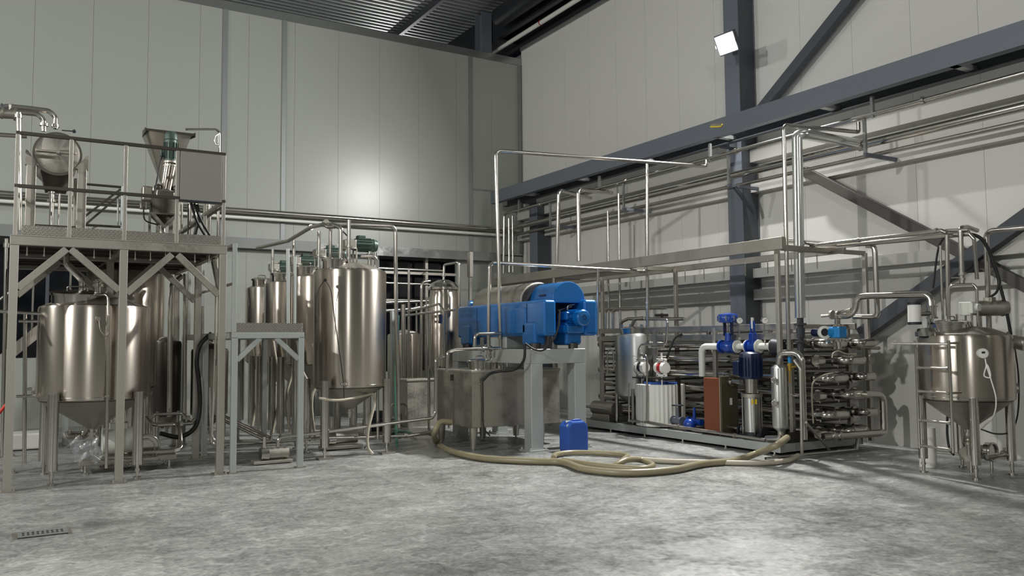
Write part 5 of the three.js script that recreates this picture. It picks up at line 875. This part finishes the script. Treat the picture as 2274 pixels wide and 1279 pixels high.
one('valve_cluster', 'row of clamp valves at the top left of the skid', 'valve', [collar([-1.6, 1.663, 5.398], [0, 1, 0], 0.045, 0.04), collar([-1.6, 1.636, 5.563], [0, 1, 0], 0.045, 0.04), collar([-1.6, 1.635, 5.726], [0, 1, 0], 0.045, 0.04), rod([-1.6, 1.605, 5.285], [-1.6, 1.601, 5.779], 0.03)], M.darkSteel);
one('actuator_valve', 'dark valve actuator lying on the pipe above the buffer tank', 'valve', [rod([-1.5, 2, 6.8], [-1.5, 1.99, 7.102], 0.026), collar([-1.5, 1.994, 6.964], [0, 0, 1], 0.036, 0.02), rod([-1.5, 1.994, 6.964], [-1.5, 1.932, 6.962], 0.018)], M.darkSteel);
P('upright stainless pipe on the left end of the skid', [tube([[-2.2, 0.95, 6.315], [-2.2, 1.365, 6.325], [-2.2, 1.412, 6.403], [-2.2, 1.381, 6.491], [-2.2, 1.072, 6.495]], 0.016, 0.03)]);
one('skid_motor', 'grey motor lying low at the left end of the skid', 'motor', [rod([-1.95, 0.36, 5.6], [-1.95, 0.36, 6.1], 0.12, 0.12, 24), rod([-1.95, 0.36, 6.1], [-1.95, 0.36, 6.25], 0.13, 0.13, 24), cb([-1.95, 0.2, 5.9], [0.22, 0.12, 0.5], 0.01), rod([-2.1, 0.38, 5.4], [-2.1, 0.36, 6.2], 0.025)], M.frame);
one('black_cable', 'black cable bending down among the tubes of the skid', 'cable', hose([[-1.8, 1.659, 7.788], [-1.85, 1.602, 7.682], [-1.9, 1.419, 7.602], [-1.95, 1.178, 7.52]], 0.016), M.cable);

// ---------- right tank ----------
{
  const x = -1.56, z = 12.3;
  const t = coneTank('process_tank', 'brushed stainless cone-bottomed tank with a ladder standing by the right wall', { x, z, r: 0.5, y0: 0.86, y1: 1.6, tip: 0.5, dome: 0.1, legR: 0.05, legUp: 0.03, legs: [[-1.93, 11.97], [-1.95, 12.6], [-1.3, 12.64], [-1.2, 12.0]] });
  manway(t, [-1.72, 1.66, 12.24], 0.21, 0.05, 0);
  mesh('hatch', lathe([-1.93, 0, 12.08], [[0.13, 1.58], [0.13, 1.63], [0.1, 1.67], [0, 1.68]], 30), M.polish, t);
  mesh('pipe_loop', tube([[-1.65, 1.772, 12.183], [-1.65, 2.142, 12.199], [-1.65, 2.183, 12.234], [-1.5, 2.181, 12.403], [-1.5, 2.132, 12.438], [-1.5, 1.636, 12.436]], 0.016, 0.04), M.pipe, t);
  mesh('feed_pipe', [tube([[-1.55, 2.187, 12.299], [-1.55, 2.271, 12.297], [-1.55, 2.851, 12.307], [-1.4, 2.872, 12.301], [-1.2, 2.841, 12.303]], 0.028, 0.05), collar([-1.55, 2.308, 12.304], [0, 1, 0], 0.045, 0.03), collar([-1.55, 2.244, 12.307], [0, 1, 0], 0.03, 0.03), rod([-1.6, 2.266, 12.196], [-1.56, 2.267, 12.281], 0.008)], M.pipe, t);
  const gb = mesh('gearbox', [cb([-1.45, 1.9, 12.3], [0.14, 0.16, 0.16], 0.015), cb([-1.52, 1.9, 12.4], [0.12, 0.12, 0.05], 0.006), rod([-1.5, 1.91, 12.38], [-1.5, 1.91, 12.46], 0.045, 0.045, 20)], M.whitePaint, t);
  mesh('gearbox_stand', [[-0.09, -0.09], [0.09, -0.09], [-0.09, 0.09], [0.09, 0.09]].map(([a, b]) => rod([-1.45 + a, 1.66, 12.3 + b], [-1.45 + a, 1.84, 12.3 + b], 0.012)), M.polish, t);
  mesh('motor', [rod([-1.42, 1.9, 12.38], [-1.2, 1.9, 12.55], 0.09, 0.09, 24), rod([-1.2, 1.9, 12.55], [-1.15, 1.9, 12.59], 0.098, 0.08, 24), cb([-1.3, 2.0, 12.47], [0.1, 0.06, 0.1], 0.01)], M.dull, t);
  mesh('light_port', [rod([-1.22, 1.52, 12.62], [-1.18, 1.48, 12.78], 0.075, 0.08, 22), collar([-1.22, 1.53, 12.62], [0.3, 0, 1], 0.095, 0.02)], M.dull, t);
  mesh('sample_port', [place(lathe([0, 0, 0], [[0.06, -0.02], [0.07, 0], [0.06, 0.03], [0.05, 0.0]], 24, 'z'), [-1.24, 0.98, 12.68], [0, 0.35, 0])], M.polish, t);
  const g = [-1.9, 1.385, 12.7];
  const s = mesh('level_sensor', [place(rod([0, 0, -0.06], [0, 0, 0.02], 0.055, 0.055, 24), g, [0, -0.75, 0]), place(rod([0, 0, -0.1], [0, 0, -0.04], 0.04), g, [0, -0.75, 0])], M.whitePaint, t);
  mesh('sensor_face', [place(rod([0, 0, 0.02], [0, 0, 0.023], 0.045, 0.045, 22), g, [0, -0.75, 0])], M.white, s);
  mesh('sensor_display', [place(cb([0, 0.01, 0.024], [0.035, 0.022, 0.004]), g, [0, -0.75, 0])], M.black, s);
  mesh('sensor_cable', hose([[-1.95, 1.325, 12.754], [-1.97, 1.252, 12.772], [-1.98, 1.14, 12.753], [-1.97, 1.126, 12.81], [-1.97, 1.238, 12.796], [-1.97, 1.272, 12.773], [-1.97, 1.117, 12.814], [-1.95, 0.899, 12.851], [-1.9, 0.724, 12.796], [-1.7, 0.546, 12.547]], 0.007), M.white, t);
  mesh('drain_valve', [rod([x, 0.2, z], [x, 0.5, z], 0.025), collar([x, 0.42, z], [0, 1, 0], 0.05, 0.03), collar([x, 0.34, z], [0, 1, 0], 0.05, 0.03), place(new THREE.SphereGeometry(0.045, 14, 10), [x, 0.38, z]), rod([x - 0.02, 0.45, z + 0.05], [x - 0.02, 0.53, z + 0.05], 0.01)], M.dull, t);
}
{
  const t = thing('tank_ladder', 'narrow tubular ladder hooked onto the front of the right tank', 'ladder');
  const a = [-2.13, 12.06], b = [-2.2, 12.5];
  for (const [x, z] of [a, b]) mesh('rail', rod([x, 0.3, z], [x, 1.53, z], 0.017), M.pipe, t);
  for (const y of [0.33, 0.62, 0.95, 1.22]) mesh('rung', [rod([a[0], y, a[1]], [b[0], y, b[1]], 0.014), collar([a[0], y, a[1] + 0.03], [0.07, 0, -0.44], 0.02, 0.03), collar([b[0], y, b[1] - 0.03], [0.07, 0, -0.44], 0.02, 0.03)], M.frame, t);
  mesh('hook_bar', rod([-2.3, 1.498, 11.887], [-2.15, 1.49, 12.474], 0.016), M.pipe, t);
  mesh('stand_off', [rod([b[0], 1.5, b[1]], [-2.0, 1.5, 12.5], 0.014)], M.pipe, t);
  mesh('stand_off', [rod([b[0], 0.95, b[1]], [-2.0, 0.95, 12.5], 0.014)], M.pipe, t);
}
{
  const t = thing('valve_actuator', 'white and black pneumatic valve actuator left of the right tank', 'actuator');
  mesh('cylinder', [rod([-1.95, 1.745, 11.939], [-1.95, 1.958, 11.943], 0.072, 0.072, 24)], M.white, t);
  mesh('end_cap', collar([-1.95, 1.968, 11.943], [0, 1, 0], 0.078, 0.03), M.black, t);
  mesh('end_cap', collar([-1.95, 1.734, 11.939], [0, 1, 0], 0.078, 0.03), M.black, t);
  mesh('valve_body', [rod([-1.75, 1.802, 12.035], [-1.75, 1.925, 12.034], 0.05), collar([-1.75, 1.935, 12.035], [0, 1, 0], 0.065, 0.02), collar([-1.75, 1.797, 12.034], [0, 1, 0], 0.065, 0.02), rod([-1.9, 1.845, 11.962], [-1.78, 1.85, 12.033], 0.03), rod([-1.76, 1.643, 12], [-1.76, 1.797, 12.007], 0.025)], M.polish, t);
}
{
  const t = thing('drain_pump', 'small stainless pump with a ring guard on the floor beneath the right tank', 'pump');
  mesh('motor', rod([-1.5, 0.2, 12.22], [-1.15, 0.2, 12.2], 0.085, 0.085, 22), M.dull, t);
  mesh('volute', [rod([-1.2, 0.22, 12.3], [-1.2, 0.22, 12.36], 0.11, 0.11, 26), ring([-1.2, 0.22, 12.37], 0.1, 0.015)], M.polish, t);
  mesh('pipe', [rod([-1.55, 0.2, 12.5], [-1.3, 0.22, 12.56], 0.025), collar([-1.31, 0.22, 12.56], [1, 0, 0.2], 0.05, 0.03), rod([-1.31, 0.22, 12.56], [-1.3, 0.3, 12.56], 0.014)], M.pipe, t);
  for (const [a, b] of [[-1.5, 12.28], [-1.2, 12.35]]) mesh('foot', rod([a, 0, b], [a, 0.13, b], 0.018), M.polish, t);
}
one('pump_motor', 'white motor housing on the floor behind the ladder of the right tank', 'motor', [rod([-1.5, 0.0, 11.75], [-1.5, 0.47, 11.75], 0.1, 0.095, 24)], M.white);
one('tank_cable', 'black cable hanging to the floor between ladder and legs of the right tank', 'cable', [hose([[-1.7, 0.668, 12.142], [-1.7, 0.407, 12.131], [-1.7, 0.253, 12.157], [-1.72, 0.209, 12.21]], 0.014)], M.cable);
one('tank_cable', 'thin black cable looping under the right tank and up its right side', 'cable', [hose([[-1.5, 0.507, 12.411], [-1.45, 0.464, 12.546], [-1.3, 0.476, 12.616], [-1.1, 0.618, 12.607], [-1.08, 1.085, 12.638], [-1.1, 1.502, 12.617]], 0.009)], M.cable);
one('tank_cable', 'thick black cable draping from the overhead pipes to the top of the right tank', 'cable', [hose([[-1.45, 2.789, 12.337], [-1.4, 2.732, 12.44], [-1.35, 2.618, 12.496], [-1.3, 2.448, 12.528], [-1.25, 2.236, 12.558], [-1.25, 2.173, 12.56]], 0.02), hose([[-1.25, 2.173, 12.56], [-1.25, 2.081, 12.52], [-1.25, 2.022, 12.423]], 0.014)], M.cable);
one('tank_cable', 'black cable falling from the bundle down the right side of the right tank', 'cable', [hose([[-1.25, 2.162, 12.57], [-1.2, 1.868, 12.601], [-1.15, 1.554, 12.616]], 0.018)], M.cable);
one('tank_cable', 'thin black cable hanging left of the right tank from the overhead pipes', 'cable', [hose([[-1.5, 2.778, 12.08], [-1.5, 2.677, 12.007], [-1.5, 2.164, 11.904]], 0.012)], M.cable);
one('overhead_pipe', 'stainless overhead pipe running from the bridge to the right tank, upper of two', 'pipe', [tube([[-1.6, 2.855, 10.199], [-1.6, 2.854, 10.783], [-1.6, 2.84, 12.099], [-1.6, 2.806, 12.165]], 0.026, 0.05), tube([[-1.55, 2.84, 12.124], [-1.55, 2.818, 12.397]], 0.02), collar([-1.6, 2.851, 10.975], [0, 0, 1], 0.034, 0.02), collar([-1.6, 2.847, 12.043], [0, 0, 1], 0.034, 0.02)], M.pipe);
one('overhead_pipe', 'thicker stainless overhead pipe running to the right tank, lower of two', 'pipe', [tube([[-1.75, 2.966, 9.86], [-1.5, 2.822, 10.563], [-1.5, 2.781, 12.377]], 0.036, 0.1), tube([[-1.5, 2.781, 12.377], [-1.5, 2.711, 12.432], [-1.45, 2.24, 12.419]], 0.022, 0.04)], M.pipe);
one('overhead_pipe', 'stainless pipe from the right edge bending down behind the right tank', 'pipe', [tube([[-1.2, 2.807, 12.968], [-1.2, 2.822, 12.463], [-1.2, 2.774, 12.408], [-1.2, 1.61, 12.392]], 0.03, 0.07)], M.pipe);
one('tank_riser', 'thicker stainless riser from the overhead pipes to the left side of the right tank top', 'pipe', rod([-1.6, 2.778, 12.169], [-1.6, 1.624, 12.135], 0.024), M.pipe);
one('tank_riser', 'thinnest slim riser just left of the right tank top', 'pipe', rod([-1.6, 2.664, 12.08], [-1.6, 1.625, 12.074], 0.014), M.pipe);
// ---------- right wall: beams, braces, pipe rack ----------
{
  const t = thing('crane_beam', 'pair of dark grey channel beams running along the right wall', 'beam');
  const tilt = (g) => g.applyMatrix4(new THREE.Matrix4().makeShear(0, 0, 0, 0, 0, 0)), z0 = 0.35, z1 = 22;
  const ch = (x, y, h, w, o) => channelZ(x, y, z0, z1, w, h, 0.014, o);
  mesh('front_channel', ch(-1.13, 4.94, 0.29, 0.13, 1), M.slate, t);
  mesh('rear_channel', ch(-0.66, 4.9, 0.22, 0.11, -1), M.slateDark, t);
  for (let z = 1.8; z < 21; z += 2.05) mesh('tie', cb([-0.89, 4.97, z], [0.46, 0.06, 0.1]), M.frameGrey, t);
  for (const z of [1.15, 7.68, 14.2, 20.8]) mesh('bracket', [cb([-0.52, 4.93, z], [0.3, 0.1, 0.16])], M.slateDark, t);
  for (let z = 1.3; z < 14; z += 3.15) mesh('hanger', cb([-0.9, 4.78, z], [0.05, 0.3, 0.04]), M.galv, t);
}
one('marking_tape', 'small yellow plastic strap tied to the dark channel beam', 'strap', [bar([-1.15, 5.128, 7.868], [-1.15, 5.081, 8.105], 0.006, 0.016), bar([-1.15, 5.081, 8.105], [-1.15, 5.109, 8.146], 0.006, 0.016)], M.yellow);
for (const [pts, w, label] of [
  [[[-0.2, 5.45, 8.1], [-0.2, 8.9, 13.0]], 0.17, 'dark diagonal brace rising to the right above the channel beams'],
  [[[-0.2, 4.27, 9.0], [-0.2, 1.35, 13.7]], 0.15, 'grey diagonal brace falling to the right below the girts'],
  [[[-0.28, 1.62, 10.0], [-0.28, 4.05, 14.1]], 0.2, 'thick dark diagonal brace rising behind the right tank'],
]) one('wall_brace', label, 'brace', bar(pts[0], pts[1], 0.16, w, 0.01), label.startsWith('grey') ? M.brace : M.slateDark);
one('rack_pipe', 'upper stainless pipe of the wall rack, below the dark beams', 'pipe', [tube([[-0.9, 3.2, 0.55], [-0.9, 4.68, 0.6], [-0.9, 4.68, 20]], 0.032, 0.08), ...[2.2, 5.3, 8.2, 11.5].map((z) => collar([-0.9, 4.68, z], [0, 0, 1], 0.05, 0.04))], M.pipe);
one('rack_pipe', 'foil-clad stainless pipe of the wall rack, the thickest one', 'pipe', [tube([[-0.6, 4.365, 0.12], [-0.6, 4.365, 20]], 0.062, 0.1, 16), collar([-0.6, 4.365, 10.35], [0, 0, 1], 0.085, 0.1), rod([-0.6, 4.365, 10.33], [-0.72, 4.37, 10.35], 0.07)], M.pipe);
one('rack_pipe', 'thin lower stainless pipe of the wall rack', 'pipe', [tube([[-0.45, 4.22, 0.3], [-0.45, 4.22, 20]], 0.03)], M.dull);
one('rack_pipe', 'stainless pipe turning along the back wall to the left, upper of two', 'pipe', [rod([-0.6, 4.36, 0.14], [-14, 4.36, 0.14], 0.06)], M.pipe);
one('rack_pipe', 'thin stainless pipe along the back wall, lower of two', 'pipe', [rod([-0.6, 4.22, 0.12], [-14, 4.22, 0.12], 0.035)], M.whitePaint);
[[2.6, 'wall rack bracket nearest the far corner'], [5.2, 'wall rack bracket midway between the two columns'], [8.0, 'wall rack bracket with a slanting dark strut at the tall column'], [10.6, 'wall rack bracket right of the foil-clad riser']].forEach(([z, label]) => {
  const t = thing('rack_bracket', label, 'bracket');
  mesh('arm', cb([-0.47, 4.14, z], [0.86, 0.05, 0.05]), M.slate, t);
  if (z === 8.0) mesh('strut', bar([-0.75, 4.12, z], [-0.3, 3.72, z], 0.05, 0.05), M.slateDark, t);
  mesh('drop', cb([-0.88, 4.4, z], [0.04, 0.5, 0.04]), M.galv, t);
});
several('corner_riser', 'pipe', [['thin upright pipe in the far corner between the walls, left one', rod([-0.829, 4.559, 0.7], [-0.829, 3.239, 0.7], 0.025)], ['thin upright pipe in the far corner between the walls, right one', rod([-0.726, 4.644, 0.7], [-0.727, 3.243, 0.7], 0.02)]], M.pipe);
one('corner_duct', 'low galvanised beam in the far corner behind the bridge', 'beam', [bx([-1.3, 2.95, 0.6], [-0.4, 3.2, 0.8])], M.galv);
one('switch_post', 'pale upright steel post with a flat face behind the centrifuge', 'post', [bar([-2.167, 3.619, 1.2], [-2.171, 3.049, 1.2], 0.14, 0.08), bar([-2.171, 3.049, 1.2], dn([-2.187, 0.135, 1.2]), 0.06, 0.06)], M.frame);
// ---------- floor drain ----------
{
  const t = thing('floor_drain', 'small rectangular floor drain grate with rows of holes', 'drain'), c = [-10.83, 0, 9.9], w = 0.36, d = 0.24;
  const s = new THREE.Shape([[-w / 2, -d / 2], [w / 2, -d / 2], [w / 2, d / 2], [-w / 2, d / 2]].map((p) => new THREE.Vector2(...p)));
  for (let i = 0; i < 9; i++) for (let j = 0; j < 2; j++) { const h = new THREE.Path(); const x = -w / 2 + 0.04 + i * 0.035, y = -0.035 + j * 0.07; h.absellipse(x, y, 0.0125, 0.03, 0, 2 * PI); s.holes.push(h); }
  mesh('grate', uvBox(new THREE.ExtrudeGeometry(s, { depth: 0.006, bevelEnabled: false, curveSegments: 8 }).rotateX(-PI / 2)).translate(c[0], 0.006, c[2]), M.trim, t);
  mesh('pit', bx([c[0] - w / 2, 0.001, c[2] - d / 2], [c[0] + w / 2, 0.003, c[2] + d / 2]), M.dark, t);
  mesh('rim', [cb([c[0] - w / 2 - 0.012, 0.005, c[2]], [0.024, 0.01, d + 0.05]), cb([c[0] + w / 2 + 0.012, 0.005, c[2]], [0.024, 0.01, d + 0.05])], M.dull, t);
}

// every thing gets its origin at the middle of its base
for (const o of tops) {
  if (o.userData.placed) continue;
  o.updateMatrixWorld(true);
  const b = new THREE.Box3().setFromObject(o); if (b.isEmpty()) continue;
  const c = new THREE.Vector3((b.min.x + b.max.x) / 2, b.min.y, (b.min.z + b.max.z) / 2);
  if (o.isMesh) o.geometry.translate(-c.x, -c.y, -c.z); else for (const k of o.children) k.position.sub(c);
  o.position.add(c);
}
renderer.render(scene, camera);
